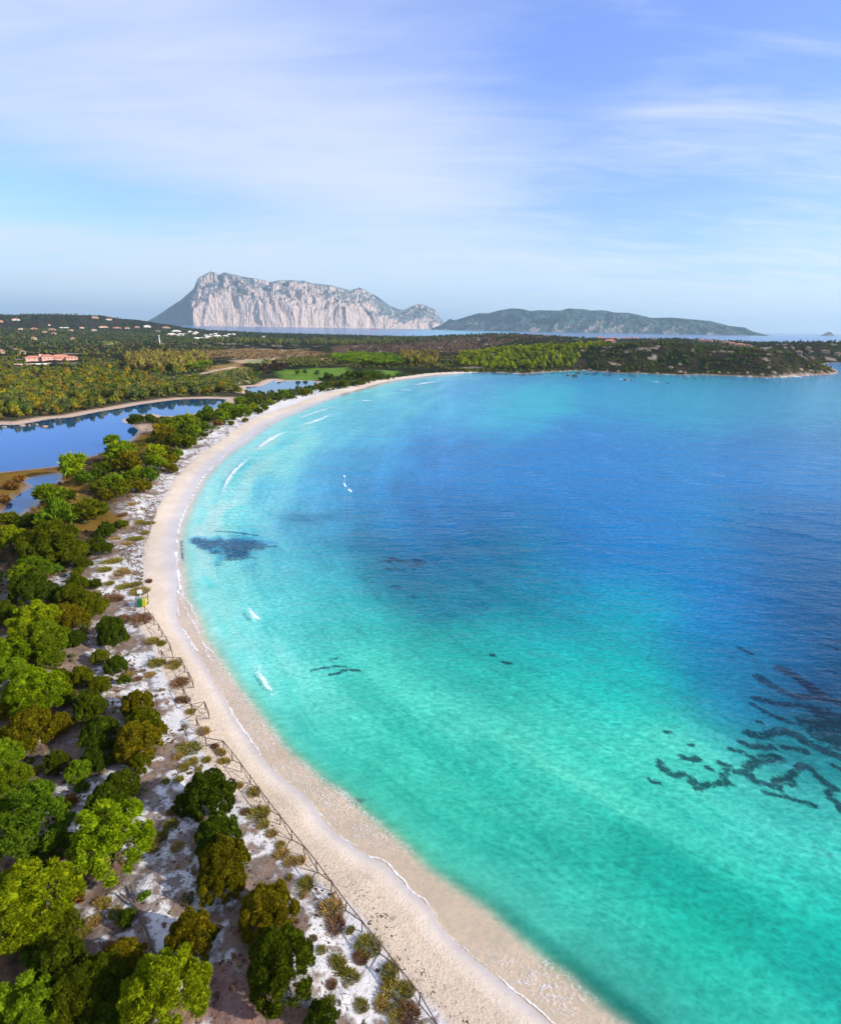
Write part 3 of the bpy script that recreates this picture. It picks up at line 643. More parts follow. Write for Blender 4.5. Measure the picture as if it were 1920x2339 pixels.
# real swell height: low waves running in to the beach
ph = soff / 11.0 * 2 * math.pi * (1 - 0.25 * smooth(0, 120, soff)) + 2.2 * fbm(arc / 60, soff / 30, 3) * math.pi
sw = np.maximum(np.sin(ph), 0) ** 3 * 0.24 * smooth(3, 14, soff) * (1 - smooth(110, 260, soff)) * smooth(0.35, 0.65, fbm(arc / 38 + 4, soff / 14, 3))
chop = (fbm(SX / 6 + 3, SY / 4, 3) - 0.5) * 0.30 * smooth(60, 200, soff) * (1 - smooth(500, 1500, SR))
sz = 0.02 + sw + chop
sz = np.where(soff < 1.5, 0.015, sz)
keep = (sdl < 2.0)
fk = keep[SF].any(1)
def sea_mat(name='sea'):
    m = bpy.data.materials.new(name); t = NT(m)
    tin = t.attr('tint').outputs['Color']; bod = t.attr('body').outputs['Color']
    op = t.attr('opac').outputs['Fac']; fo = t.attr('foam').outputs['Fac']; sz_ = t.attr('swash').outputs['Fac']
    g = t.n('ShaderNodeNewGeometry').outputs['Position']
    st = t.n('ShaderNodeMapping', {'Vector': g, 'Rotation': (0, 0, math.radians(-24)), 'Scale': (0.42, 1.0, 1.0)}).outputs[0]
    a = t.noise(0.55, 3, 0.6, st, dist=0.4).outputs[0]
    b = t.noise(2.0, 3, 0.6, st).outputs[0]
    st2 = t.n('ShaderNodeMapping', {'Vector': g, 'Rotation': (0, 0, math.radians(-30)), 'Scale': (0.35, 1.0, 1.0)}).outputs[0]
    c = t.noise(0.13, 3, 0.6, st2).outputs[0]
    dist = t.n('ShaderNodeVectorMath', {0: g}, operation='LENGTH').outputs['Value']
    h = t.math('ADD', t.math('MULTIPLY', a, 0.42), t.math('ADD', t.math('MULTIPLY', b, 0.10), t.math('MULTIPLY', c, 1.0)))
    calm = t.attr('calm').outputs['Fac']
    bp = t.n('ShaderNodeBump', {'Strength': calm, 'Distance': 1.0, 'Height': h}).outputs[0]
    # caustic light and ripple shading painted into the water tint as mottling
    vn = t.n('ShaderNodeTexVoronoi', {'Vector': t.n('ShaderNodeMapping', {'Vector': t.n('ShaderNodeVectorMath', {0: g, 1: t.n('ShaderNodeVectorMath', {0: t.noise(0.7, 2, 0.5, g).outputs['Color'], 1: (1.6, 1.6, 1.6)}, operation='MULTIPLY').outputs[0]}, operation='ADD').outputs[0], 'Rotation': (0, 0, -0.45), 'Scale': (0.7, 1.25, 1)}).outputs[0], 'Scale': 2.0}, feature='F1').outputs[0]
    mot = t.math('ADD', t.math('MULTIPLY', t.math('SUBTRACT', vn, 0.42), 0.55), t.math('ADD', 1.0, t.math('MULTIPLY', t.math('SUBTRACT', b, 0.5), 0.9)))
    mot = t.math('ADD', 1.0, t.math('MULTIPLY', t.math('SUBTRACT', mot, 1.0), calm))
    mv = t.n('ShaderNodeCombineXYZ', {0: t.math('POWER', mot, 2.0), 1: mot, 2: mot}).outputs[0]
    tin = t.mix(1.0, tin, mv, 'MULTIPLY')
    tr = t.n('ShaderNodeBsdfTransparent', {'Color': tin})
    df = t.n('ShaderNodeBsdfDiffuse', {'Color': bod, 'Normal': bp})
    mx = t.n('ShaderNodeMixShader', {0: op, 1: tr.outputs[0], 2: df.outputs[0]})
    gl = t.n('ShaderNodeBsdfGlossy', {'Color': (1, 1, 1, 1), 'Roughness': 0.12, 'Normal': bp})
    inc = t.n('ShaderNodeNewGeometry').outputs['Incoming']
    cs = t.math('ABSOLUTE', t.n('ShaderNodeVectorMath', {0: inc, 1: bp}, operation='DOT_PRODUCT').outputs['Value'])
    fr = t.math('ADD', 0.02, t.math('MULTIPLY', t.math('POWER', t.math('SUBTRACT', 1.0, cs, clamp=True), 5.0), 0.62))
    mg = t.n('ShaderNodeMixShader', {0: fr, 1: mx.outputs[0], 2: gl.outputs[0]})
    # foam breakup
    fn1 = t.noise(2.4, 6, 0.7, g, dist=1.0).outputs[0]
    ff = t.rng(t.math('ADD', fo, t.math('MULTIPLY', t.math('SUBTRACT', fn1, 0.5), 1.7)), 0.30, 0.85)
    ff = t.math('MULTIPLY', ff, t.rng(fo, 0.02, 0.2))
    ln = t.noise(0.9, 5, 0.6, g, dist=2.2).outputs[0]
    la = t.math('MULTIPLY', t.rng(t.math('ABSOLUTE', t.math('SUBTRACT', ln, 0.5)), 0.0, 0.02, 1.0, 0.0), t.math('MULTIPLY', sz_, t.rng(c, 0.38, 0.58, 0.12, 0.85)))
    ff = t.math('MAXIMUM', ff, la)
    white = t.n('ShaderNodeBsdfDiffuse', {'Color': (0.82, 0.82, 0.84, 1)})
    fin = t.n('ShaderNodeMixShader', {0: ff, 1: mg.outputs[0], 2: white.outputs[0]})
    t.out(fin.outputs[0])
    return m
calm = np.interp(soff, [0, 1, 8, 60], [0.10, 0.35, 0.8, 1.0]); calm = np.where(SR > 900, 1.0, calm)
sm = mesh_np('sea', np.stack([SX, SY, sz], 1), SF[fk], sea_mat(), {'tint': tint, 'body': body, 'opac': opac, 'foam': np.clip(foam, 0, 1), 'swash': swz, 'calm': calm}, True)
tag(link('sea', sm), kind='structure')

# ponds
def pond_mat():
    m = bpy.data.materials.new('pond_water'); t = NT(m)
    g = t.n('ShaderNodeNewGeometry').outputs['Position']
    st = t.n('ShaderNodeMapping', {'Vector': g, 'Scale': (1, 1, 1)}).outputs[0]
    nz = t.noise(0.8, 3, 0.5, st).outputs[0]
    bp = t.n('ShaderNodeBump', {'Strength': 0.05, 'Distance': 0.15, 'Height': nz}).outputs[0]
    df = t.n('ShaderNodeBsdfDiffuse', {'Color': (0.006, 0.05, 0.13, 1)})
    gl = t.n('ShaderNodeBsdfGlossy', {'Color': (0.75, 0.88, 1.0, 1), 'Roughness': 0.03, 'Normal': bp})
    lw = t.n('ShaderNodeFresnel', {'IOR': 1.33, 'Normal': bp}).outputs[0]
    f = t.math('ADD', t.math('MULTIPLY', lw, 1.0), 0.06, clamp=True)
    t.out(t.n('ShaderNodeMixShader', {0: f, 1: df.outputs[0], 2: gl.outputs[0]}).outputs[0])
    return m
PM = pond_mat()
for nm, P in PONDS.items():
    c = P.mean(0)
    import bmesh
    bm = bmesh.new()
    sp = spline(np.vstack([P, P[:1]]), 3)[:-1]
    # grow outline by 1.5 m so the shore cuts it
    T = np.roll(sp, -1, 0) - np.roll(sp, 1, 0); T /= np.linalg.norm(T, axis=1)[:, None] + 1e-9
    area2 = np.sum(sp[:, 0] * np.roll(sp[:, 1], -1) - np.roll(sp[:, 0], -1) * sp[:, 1])
    N = np.stack([T[:, 1], -T[:, 0]], 1) * (1 if area2 > 0 else -1)
    g_ = sp + N * 1.2
    f = bm.faces.new([bm.verts.new((p[0], p[1], POND_Z)) for p in g_])
    bmesh.ops.triangulate(bm, faces=[f])
    bmesh.ops.recalc_face_normals(bm, faces=bm.faces[:])
    me = bpy.data.meshes.new(nm); bm.to_mesh(me); bm.free(); me.materials.append(PM)
    if me.polygons[0].normal.z < 0: me.flip_normals()
    tag(link(nm + ('_water' if nm != 'lagoon' else '_water'), me), kind='structure')

# ------------------------------------------------------------------ foliage
def foliage_mat():
    m = bpy.data.materials.new('foliage'); t = NT(m)
    oc = t.n('ShaderNodeObjectInfo').outputs['Color']
    c = t.mix(1.0, oc, t.attr('tint').outputs['Color'], 'MULTIPLY')
    co = t.n('ShaderNodeNewGeometry').outputs['Position']
    nz = t.noise(0.8, 3, 0.6, co).outputs[0]
    c = t.mix(t.math('MULTIPLY', nz, 0.5), c, t.mix(1.0, c, (1.25, 1.0, 0.6, 1), 'MULTIPLY'))
    d = t.n('ShaderNodeBsdfDiffuse', {'Color': c})
    tr = t.n('ShaderNodeBsdfTranslucent', {'Color': c})
    mx = t.n('ShaderNodeMixShader', {0: 0.22, 1: d.outputs[0], 2: tr.outputs[0]})
    t.out(mx.outputs[0])
    return m
FOL = foliage_mat()
BARK = simple_mat('bark', (0.10, 0.07, 0.05), 0.9, 0.4, 6, 0.4)
def ico(sub=1):
    import bmesh
    bm = bmesh.new(); bmesh.ops.create_icosphere(bm, subdivisions=sub, radius=1)
    V = np.array([v.co[:] for v in bm.verts]); F = np.array([[v.index for v in f.verts] for f in bm.faces]); bm.free()
    return V, F
IC1, IC2 = ico(1), ico(2)
def unit(v): return v / (np.linalg.norm(v, axis=-1, keepdims=True) + 1e-9)
def crown(seed, nl, n_tuft, blades, aspect=0.9, lobe=(0.34, 0.5), blen=0.13, bwid=0.35, updir=0.25, lz=1.0, flat=-0.3, spread=0.62, core=IC1, narrow=0.0, cr=0.86):
    """unit crown: radius 1, centre at z = 0 ; returns verts, tris, tint"""
    r = np.random.default_rng(seed)
    u = unit(r.normal(size=(nl * 4, 3))); u = u[u[:, 2] > flat][:nl]
    cen = u * (spread * (0.75 + 0.4 * r.random((len(u), 1))))
    cen = np.vstack([cen, [[0, 0, 0.05]]])
    rad = np.concatenate([lobe[0] + (lobe[1] - lobe[0]) * r.random(len(u)), [0.62]])
    if narrow: cen[:, :2] *= (1 - narrow * np.clip(cen[:, 2:3] + 0.3, 0, 1))
    cen[:, 2] *= aspect
    V, F, T = [], [], []; nv = 0
    for c, rr in zip(cen, rad):
        v = core[0] * rr * cr * (0.90 if cr > .82 else .80) * (0.85 + 0.3 * r.random((len(core[0]), 1)))
        v[:, 2] *= lz * min(1, aspect + 0.15)
        V.append(v + c); F.append(core[1] + nv); nv += len(v)
        T.append(np.full((len(v), 3), 0.9 + 0.2 * r.random()))
    li = r.choice(len(cen), n_tuft * 3, p=(rad ** 2) / (rad ** 2).sum())
    out = unit(cen[li] + 1e-3)
    v = unit(r.normal(size=(len(li), 3)) * 0.8 + out * 0.75 + [0, 0, 0.2])
    sc = np.array([1, 1, lz * min(1, aspect + 0.15)])
    pos = cen[li] + v * rad[li][:, None] * sc * cr
    ok = np.ones(len(pos), bool)
    for c, rr in zip(cen, rad):
        dd = np.linalg.norm((pos - c) / sc, axis=1)
        ok &= dd > rr * cr * 0.93
    pos, v, li = pos[ok][:n_tuft], v[ok][:n_tuft], li[ok][:n_tuft]
    n = len(pos)
    tt = (0.5 + 0.95 * r.random((n, 1))) * np.array([1, 1, 1.0]) * (1 + (r.random((n, 1)) - 0.5) * np.array([[0.35, 0.0, 0.2]]))
    d = unit(v[:, None, :] + r.normal(size=(n, blades, 3)) * 0.5 + [0, 0, updir])
    spike = 0.65 + 1.25 * r.random((n, 1, 1)) ** 2
    d = unit(d + np.array([0, 0, 0.5]) * (spike - .65) + v[:, None, :] * (spike - .65))
    L = blen * spike * (0.55 + 0.9 * r.random((n, blades, 1)))
    side = unit(np.cross(d, r.normal(size=(n, blades, 3))))
    base = pos[:, None, :] - d * L * 0.3 + r.normal(size=(n, blades, 3)) * blen * 0.25
    a = base - side * L * bwid * 0.5; b = base + side * L * bwid * 0.5; c = base + d * L
    tri = np.stack([a, b, c], 2).reshape(-1, 3)
    V.append(tri); F.append(np.arange(len(tri)).reshape(-1, 3) + nv)
    T.append(np.repeat(tt, blades * 3, axis=0))
    return np.vstack(V), np.vstack(F), np.clip(np.vstack(T), 0, 2)
def tube(points, radii, seg=7):
    P = np.asarray(points, float); V = []; F = []
    for i, (p, r) in enumerate(zip(P, radii)):
        d = P[min(i + 1, len(P) - 1)] - P[max(i - 1, 0)]; d = d / (np.linalg.norm(d) + 1e-9)
        a = np.cross(d, [0.31, 0.95, 0.1]); a /= np.linalg.norm(a); b = np.cross(d, a)
        for k in range(seg):
            t = 2 * math.pi * k / seg
            V.append(p + r * (math.cos(t) * a + math.sin(t) * b))
    for i in range(len(P) - 1):
        for k in range(seg):
            q = [i * seg + k, i * seg + (k + 1) % seg, (i + 1) * seg + (k + 1) % seg, (i + 1) * seg + k]
            F.append([q[0], q[1], q[2]]); F.append([q[0], q[2], q[3]])
    n = len(V)
    V.append(P[0]); V.append(P[-1])
    for k in range(seg):
        F.append([n, (k + 1) % seg, k]); F.append([n + 1, (len(P) - 1) * seg + k, (len(P) - 1) * seg + (k + 1) % seg])
    return np.array(V), np.array(F)
def join(parts):
    V = []; F = []; n = 0
    for v, f in parts:
        V.append(v); F.append(np.asarray(f) + n); n += len(v)
    return np.vstack(V), np.vstack(F)
def trunk_np(seed, h, r0, limbs=4, spread=0.5):
    r = np.random.default_rng(seed)
    pts = [(0, 0, -0.15), (r.normal() * .03, r.normal() * .03, h * .4), (r.normal() * .06, r.normal() * .06, h * .75), (r.normal() * .08, r.normal() * .08, h)]
    parts = [tube(pts, [r0, r0 * .85, r0 * .65, r0 * .4])]
    for k in range(limbs):
        a = r.random() * 6.28; z0 = h * (0.45 + 0.4 * r.random())
        parts.append(tube([(0, 0, z0), (math.cos(a) * spread * .5, math.sin(a) * spread * .5, z0 + h * .25), (math.cos(a) * spread, math.sin(a) * spread, z0 + h * .4)], [r0 * .5, r0 * .35, r0 * .15], 5))
    return join(parts)
CR = {}
def reg(kind, variants, zc, trunk, **kw):
    lst = []
    for s in range(variants):
        V, F, T = crown(hash((kind,)) % 1 + s * 13 + {'P': 1, 'J': 201, 'S': 401, 'G': 501, 'PM': 601, 'JM': 701, 'U': 801, 'E': 901, 'B': 1001, 'C': 1101, 'L': 1201}[kind], **kw)
        V = V + [0, 0, zc]
        cm = mesh_np('crown', V, F, FOL, {'tint': T})
        tv, tf = trunk_np(s + 50, zc, *trunk)
        tm = mesh_np('trunk', tv, tf, BARK)
        lst.append((cm, tm, (V, F, T), (tv, tf)))
    CR[kind] = lst
reg('P', 4, 0.9, (0.07, 5, 0.6), nl=70, n_tuft=5600, blades=8, aspect=0.86, lobe=(.11,.25), blen=.050, bwid=.26, updir=.35, spread=.80, flat=-.5, cr=.80)
reg('J', 5, 0.72, (0.06, 4, 0.4), nl=80, n_tuft=5200, blades=7, aspect=0.84, lobe=(.09,.24), blen=.050, bwid=.30, updir=.8, lz=1.5, spread=.78, narrow=.25, flat=-.5, cr=.80)
reg('S', 2, 0.5, (0.05, 4, 0.4), nl=10, n_tuft=260, blades=7, aspect=0.6, blen=.26, bwid=.3, updir=.6)
reg('G', 1, 0.35, (0.05, 2, 0.3), nl=9, n_tuft=300, blades=5, aspect=0.45, blen=.16, bwid=.3, updir=.3)
reg('PM', 4, 0.74, (0.07, 4, 0.5), nl=16, n_tuft=330, blades=6, aspect=0.85, lobe=(.26,.42), blen=.20, bwid=.40, updir=.25, spread=.66)
reg('JM', 4, 0.66, (0.06, 3, 0.3), nl=14, n_tuft=300, blades=6, aspect=0.75, lobe=(.26,.42), blen=.20, bwid=.42, updir=.7, lz=1.1, spread=.62)
JLAB = {}
KCOL = {'P': [(0.155, 0.225, 0.006), (0.185, 0.235, 0.006), (0.13, 0.21, 0.008)], 'D': [(0.08, 0.14, 0.008), (0.11, 0.155, 0.006)],
        'J': [(0.062, 0.085, 0.005), (0.078, 0.098, 0.005), (0.055, 0.085, 0.006)], 'O': [(0.12, 0.108, 0.005), (0.10, 0.112, 0.005), (0.14, 0.12, 0.006)],
        'H': [(0.20, 0.10, 0.025), (0.17, 0.09, 0.03)], 'S': [(0.09, 0.16, 0.012)], 'G': [(0.12, 0.11, 0.06)]}
KCOL = {k: [(a * 1.15, b * 1.15, c) for a, b, c in v] for k, v in KCOL.items()}
KN = {'P': ('pine_tree', 'bright green round pine'), 'D': ('pine_tree', 'deep green bushy pine'), 'J': ('juniper_bush', 'dark green juniper'),
      'O': ('juniper_bush', 'olive green juniper'), 'H': ('heather_shrub', 'rusty brown heather shrub'), 'S': ('green_shrub', 'small fresh green shrub'), 'G': ('cushion_shrub', 'grey green cushion shrub')}
KC = {'P': 'pine', 'D': 'pine', 'J': 'juniper', 'O': 'juniper', 'H': 'shrub', 'S': 'shrub', 'G': 'shrub'}
ORD = ['first','second','third','fourth','fifth','sixth','seventh','eighth','ninth','tenth','eleventh','twelfth','thirteenth','fourteenth','fifteenth','sixteenth','seventeenth','eighteenth','nineteenth','twentieth']
def ordw(i):
    if i < 20: return ORD[i]
    tens = {2: 'twenty', 3: 'thirty', 4: 'forty', 5: 'fifty'}
    t_, u_ = divmod(i + 1, 10)
    return (tens[t_] + '-' + ORD[u_ - 1]) if u_ else {3: 'thirtieth', 4: 'fortieth', 5: 'fiftieth', 6: 'sixtieth'}[t_]
def zone(px, py):
    if py < 1205:
        if py > 1000 and px > 215 or (px > 330 and py > 975): return 'between the lagoon and the beach'
        if px <= 215 and py > 990: return 'round the small pond'
        if px < 560: return 'on the strip at the lagoon outlet'
        return 'along the far end of the beach'
    if px < 100: return 'along the left edge of the dunes'
    if py > 2000: return 'in the lower foreground dunes'
    if px > 400: return 'beside the fence path on the white sand'
    if py > 1580: return 'on the sand left of the path'
    return 'at the inland edge of the upper dunes'
MANUAL = {(370,2262): 'large bright pine at the foot of the fallen forked rail', (248,1903): 'large bright round pine standing alone above the bare white sand', (48,1864): 'big deep green pine at the left edge beside the round bright pine',
 (56,2298): 'bright pine in the bottom left corner of the photo', (639,2211): 'large dark green juniper casting shade on the brown heath', (612,2082): 'olive juniper touching the top of the large dark juniper',
 (432,2140): 'lone olive juniper right of the fallen forked rail', (255,1448): 'conical dark juniper standing alone on the upper white sand', (480,1815): 'upright pointed juniper heading the row beside the path',
 (505,2008): 'olive juniper at the lower end of the row beside the path', (426,2051): 'small grey cushion shrub alone on the bare sand', (176,1757): 'small bright pine with trunk showing on the white sand',
 (392,1070): 'round olive juniper alone at the top of the beach', (734,2318): 'dark juniper cut by the bottom edge of the photo', (255,1000): 'tall pine with round top rising over the lagoon shore'}
cnt = {}
items = sorted(TREES, key=lambda t: -t[4])
groups_n = {}
for it in items: groups_n[(it[2], zone(it[3], it[4]))] = groups_n.get((it[2], zone(it[3], it[4])), 0) + 1
vi = 0
for (b, R, k, px, py, w) in items:
    zn = zone(px, py); nm, look = KN[k]
    big = w > 34 and py > 1200
    fam = {'P': 'P' if big else 'PM', 'D': 'P' if big else 'PM', 'J': 'J' if big else 'JM', 'O': 'J' if big else 'JM', 'H': 'S', 'S': 'S', 'G': 'G'}[k]
    vi += 1
    cm, tm, _, _ = CR[fam][(vi * 7) % len(CR[fam])]
    root = link(nm, None, loc=(b[0], b[1], b[2] - 0.05), rot=random.random() * 6.28)
    s = R * random.uniform(.96, 1.04)
    hz = s * random.uniform(.84, 1.06)
    if (px, py) == (480, 1815) or (px, py) == (255, 1448): hz *= 1.25
    root.empty_display_size = 0.3
    i = cnt.get((k, zn), 0); cnt[(k, zn)] = i + 1
    lab = MANUAL.get((px, py))
    if not lab:
        lab = look + ' ' + zn if groups_n[(k, zn)] == 1 else '%s, %s counting upward %s' % (look, ordw(i), zn)
    tag(root, lab, KC[k], {'pine': 'pines on the dunes and lagoon strip', 'juniper': 'junipers on the dunes and lagoon strip', 'shrub': 'low shrubs on the dunes'}[KC[k]])
    c = link('crown', cm, root, scale=(s * random.uniform(.9, 1.08), s * random.uniform(.86, 1.08), hz)); cc = random.choice(KCOL[k]); f = random.uniform(.88, 1.12)
    c.color = (cc[0] * f, cc[1] * f, cc[2] * f, 1)
    link('trunk', tm, root, scale=(s, s, hz))

# dune grass clumps
def grass_np(seed, n=150):
    r = np.random.default_rng(seed)
    a = r.random(n) * 6.28; rr = np.sqrt(r.random(n)) * 0.75
    base = np.stack([np.cos(a) * rr, np.sin(a) * rr, np.zeros(n) - .05], 1)
    lean = np.stack([np.cos(a) * rr * .9 + r.normal(size=n) * .3, np.sin(a) * rr * .9 + r.normal(size=n) * .3, np.full(n, 1.0)], 1)
    L = (0.45 + 0.5 * r.random(n))[:, None] * (1.15 - rr[:, None] * .6)
    tip = base + unit(lean) * L; side = unit(np.cross(lean, r.normal(size=(n, 3)))) * 0.026
    mid = base + unit(lean * [.6, .6, 1]) * L * .55
    V = np.stack([base - side, base + side, mid - side, mid + side, tip], 1).reshape(-1, 3)
    o = np.arange(n)[:, None] * 5
    F = np.concatenate([o + [0, 1, 3], o + [0, 3, 2], o + [2, 3, 4]], 0)
    T = np.repeat((.7 + .6 * r.random((n, 1))) * (1 + (r.random((n, 1)) - .5) * np.array([[.5, .1, .3]])), 5, axis=0)
    return V, F, T
GM = []
for s in range(4):
    V, F, T = grass_np(s, 430); GM.append(mesh_np('tussock', V, F, FOL, {'tint': T}))
GCL.sort(key=lambda t: -t[1])
gcount = {}
for i, (px, py, w) in enumerate(GCL):
    b = on_ground(px, py, 0.3)
    d = math.dist(b, (0, 0, CAMZ))
    R = 0.62 * w * d * .965 / FPX
    o = link('tussock', GM[i % 4], loc=b, rot=random.random() * 6.28, scale=(R * random.uniform(.9, 1.3), R * random.uniform(.7, 1.1), min(max(R * .8, .3), 0.65)))
    rust = random.random() < .2
    cc = (0.22, 0.12, 0.06) if rust else random.choice([(0.30, 0.24, 0.05), (0.36, 0.25, 0.08), (0.22, 0.20, 0.03)])
    o.color = (*cc, 1)
    zn = 'right beside the rail fence' if px > 540 + (py - 1850) * .55 else ('in the middle of the lower dunes' if py > 1880 else 'on the upper white dunes')
    key = (rust, zn); j = gcount.get(key, 0); gcount[key] = j + 1
    tag(o, ('rusty brown' if rust else 'yellow green') + ' dune grass clump, ' + ordw(j) + ' counting upward ' + zn, 'grass clump', 'dune grass clumps')

# ------------------------------------------------------------------ scattered woods
# low-poly unit trees (base at z = 0)
def mini(kind, s):
    if kind == 'B': V, F, T = crown(1001 + s, nl=7, n_tuft=70, blades=4, aspect=.9, lobe=(.36,.52), blen=.30, bwid=.5, spread=.5, core=IC1); zc = .95
    if kind == 'E': V, F, T = crown(901 + s, nl=9, n_tuft=80, blades=4, aspect=1.7, lobe=(.30,.44), blen=.28, bwid=.5, spread=.6, lz=1.3, core=IC1, flat=-.8); zc = 1.9
    if kind == 'U': V, F, T = crown(801 + s, nl=9, n_tuft=90, blades=4, aspect=.35, lobe=(.30,.42), blen=.22, bwid=.5, spread=.62, lz=.6, core=IC1, flat=-.1); zc = 1.15
    if kind == 'Y': V, F, T = crown(701 + s, nl=8, n_tuft=80, blades=4, aspect=1.25, lobe=(.30,.42), blen=.28, bwid=.5, spread=.6, lz=1.2, core=IC1, flat=-.8, narrow=.25); zc = 1.3
    if kind == 'L': V, F, T = crown(1201 + s, nl=3, n_tuft=22, blades=2, aspect=.5, lobe=(.4,.55), blen=.30, bwid=.6, spread=.42, core=IC1); zc = .38
    if kind == 'T': V, F, T = crown(1301 + s, nl=0, n_tuft=9, blades=2, aspect=.7, blen=.45, bwid=.7, core=(IC1[0] * [1.3, 1.3, 1.0], IC1[1])); zc = .3
    return V + [0, 0, zc], F, T, zc
MINI = {k: [mini(k, s) for s in range(4)] for k in 'BEUYLT'}
for k in MINI:
    for j, (V, F, T, zc) in enumerate(MINI[k]):
        if k not in 'LT':
            tv, tf = tube([(0, 0, -.2), (.03, 0, zc * .5), (0, .03, zc)], [.09, .07, .05], 5)
            MINI[k][j] = (np.vstack([V, tv]), np.vstack([F, tf + len(V)]), np.vstack([T, np.tile([[.9, .5, .9]], (len(tv), 1))]), zc)
MINIM = {k: [mesh_np('tree', m[0], m[1], FOL, {'tint': m[2]}) for m in MINI[k]] for k in MINI}
PAL = {
 'mixed': [(0.13,0.135,0.02),(0.085,0.10,0.03),(0.16,0.15,0.02),(0.10,0.11,0.055),(0.19,0.16,0.02),(0.06,0.085,0.03),(0.18,0.125,0.03),(0.11,0.13,0.02),(0.085,0.10,0.05)],
 'grey': [(0.11,0.12,0.06),(0.085,0.105,0.05),(0.13,0.13,0.065),(0.075,0.105,0.045)],
 'green': [(0.05,0.085,0.025),(0.065,0.10,0.02),(0.045,0.07,0.03)],
 'ochre': [(0.22,0.18,0.07),(0.17,0.14,0.06),(0.13,0.095,0.06),(0.19,0.18,0.04)],
 'lime': [(0.10,0.17,0.012),(0.13,0.19,0.012),(0.075,0.13,0.015)],
 'yellow': [(0.22,0.25,0.018),(0.19,0.23,0.018),(0.15,0.18,0.02),(0.10,0.14,0.02)],
 'dark': [(0.045,0.07,0.025),(0.065,0.08,0.028),(0.075,0.065,0.035),(0.055,0.085,0.025),(0.09,0.10,0.03)],
 'hill': [(0.04,0.075,0.035),(0.05,0.085,0.035),(0.08,0.095,0.035),(0.07,0.06,0.04),(0.04,0.085,0.03)],
 'mixdark': [(0.055,0.075,0.025),(0.09,0.10,0.03),(0.075,0.055,0.04),(0.05,0.085,0.025),(0.13,0.11,0.03)],
 'belt': [(0.07,0.11,0.012),(0.10,0.14,0.012),(0.05,0.075,0.012),(0.12,0.10,0.02),(0.09,0.10,0.03)],
 'reed': [(0.20,0.12,0.03),(0.15,0.09,0.03),(0.22,0.16,0.04)],
 'brown': [(0.075,0.045,0.035),(0.09,0.05,0.035),(0.06,0.045,0.03),(0.05,0.05,0.028)],
}
PAL['dark'] = [(a * 1.2, b * 1.2, c) for a, b, c in PAL['dark']]
for k_ in ('mixed', 'grey', 'green', 'ochre', 'lime', 'yellow', 'dark', 'mixdark'):
    PAL[k_] = [(a * 1.42, b * 1.46, c * .95) for a, b, c in PAL[k_]]
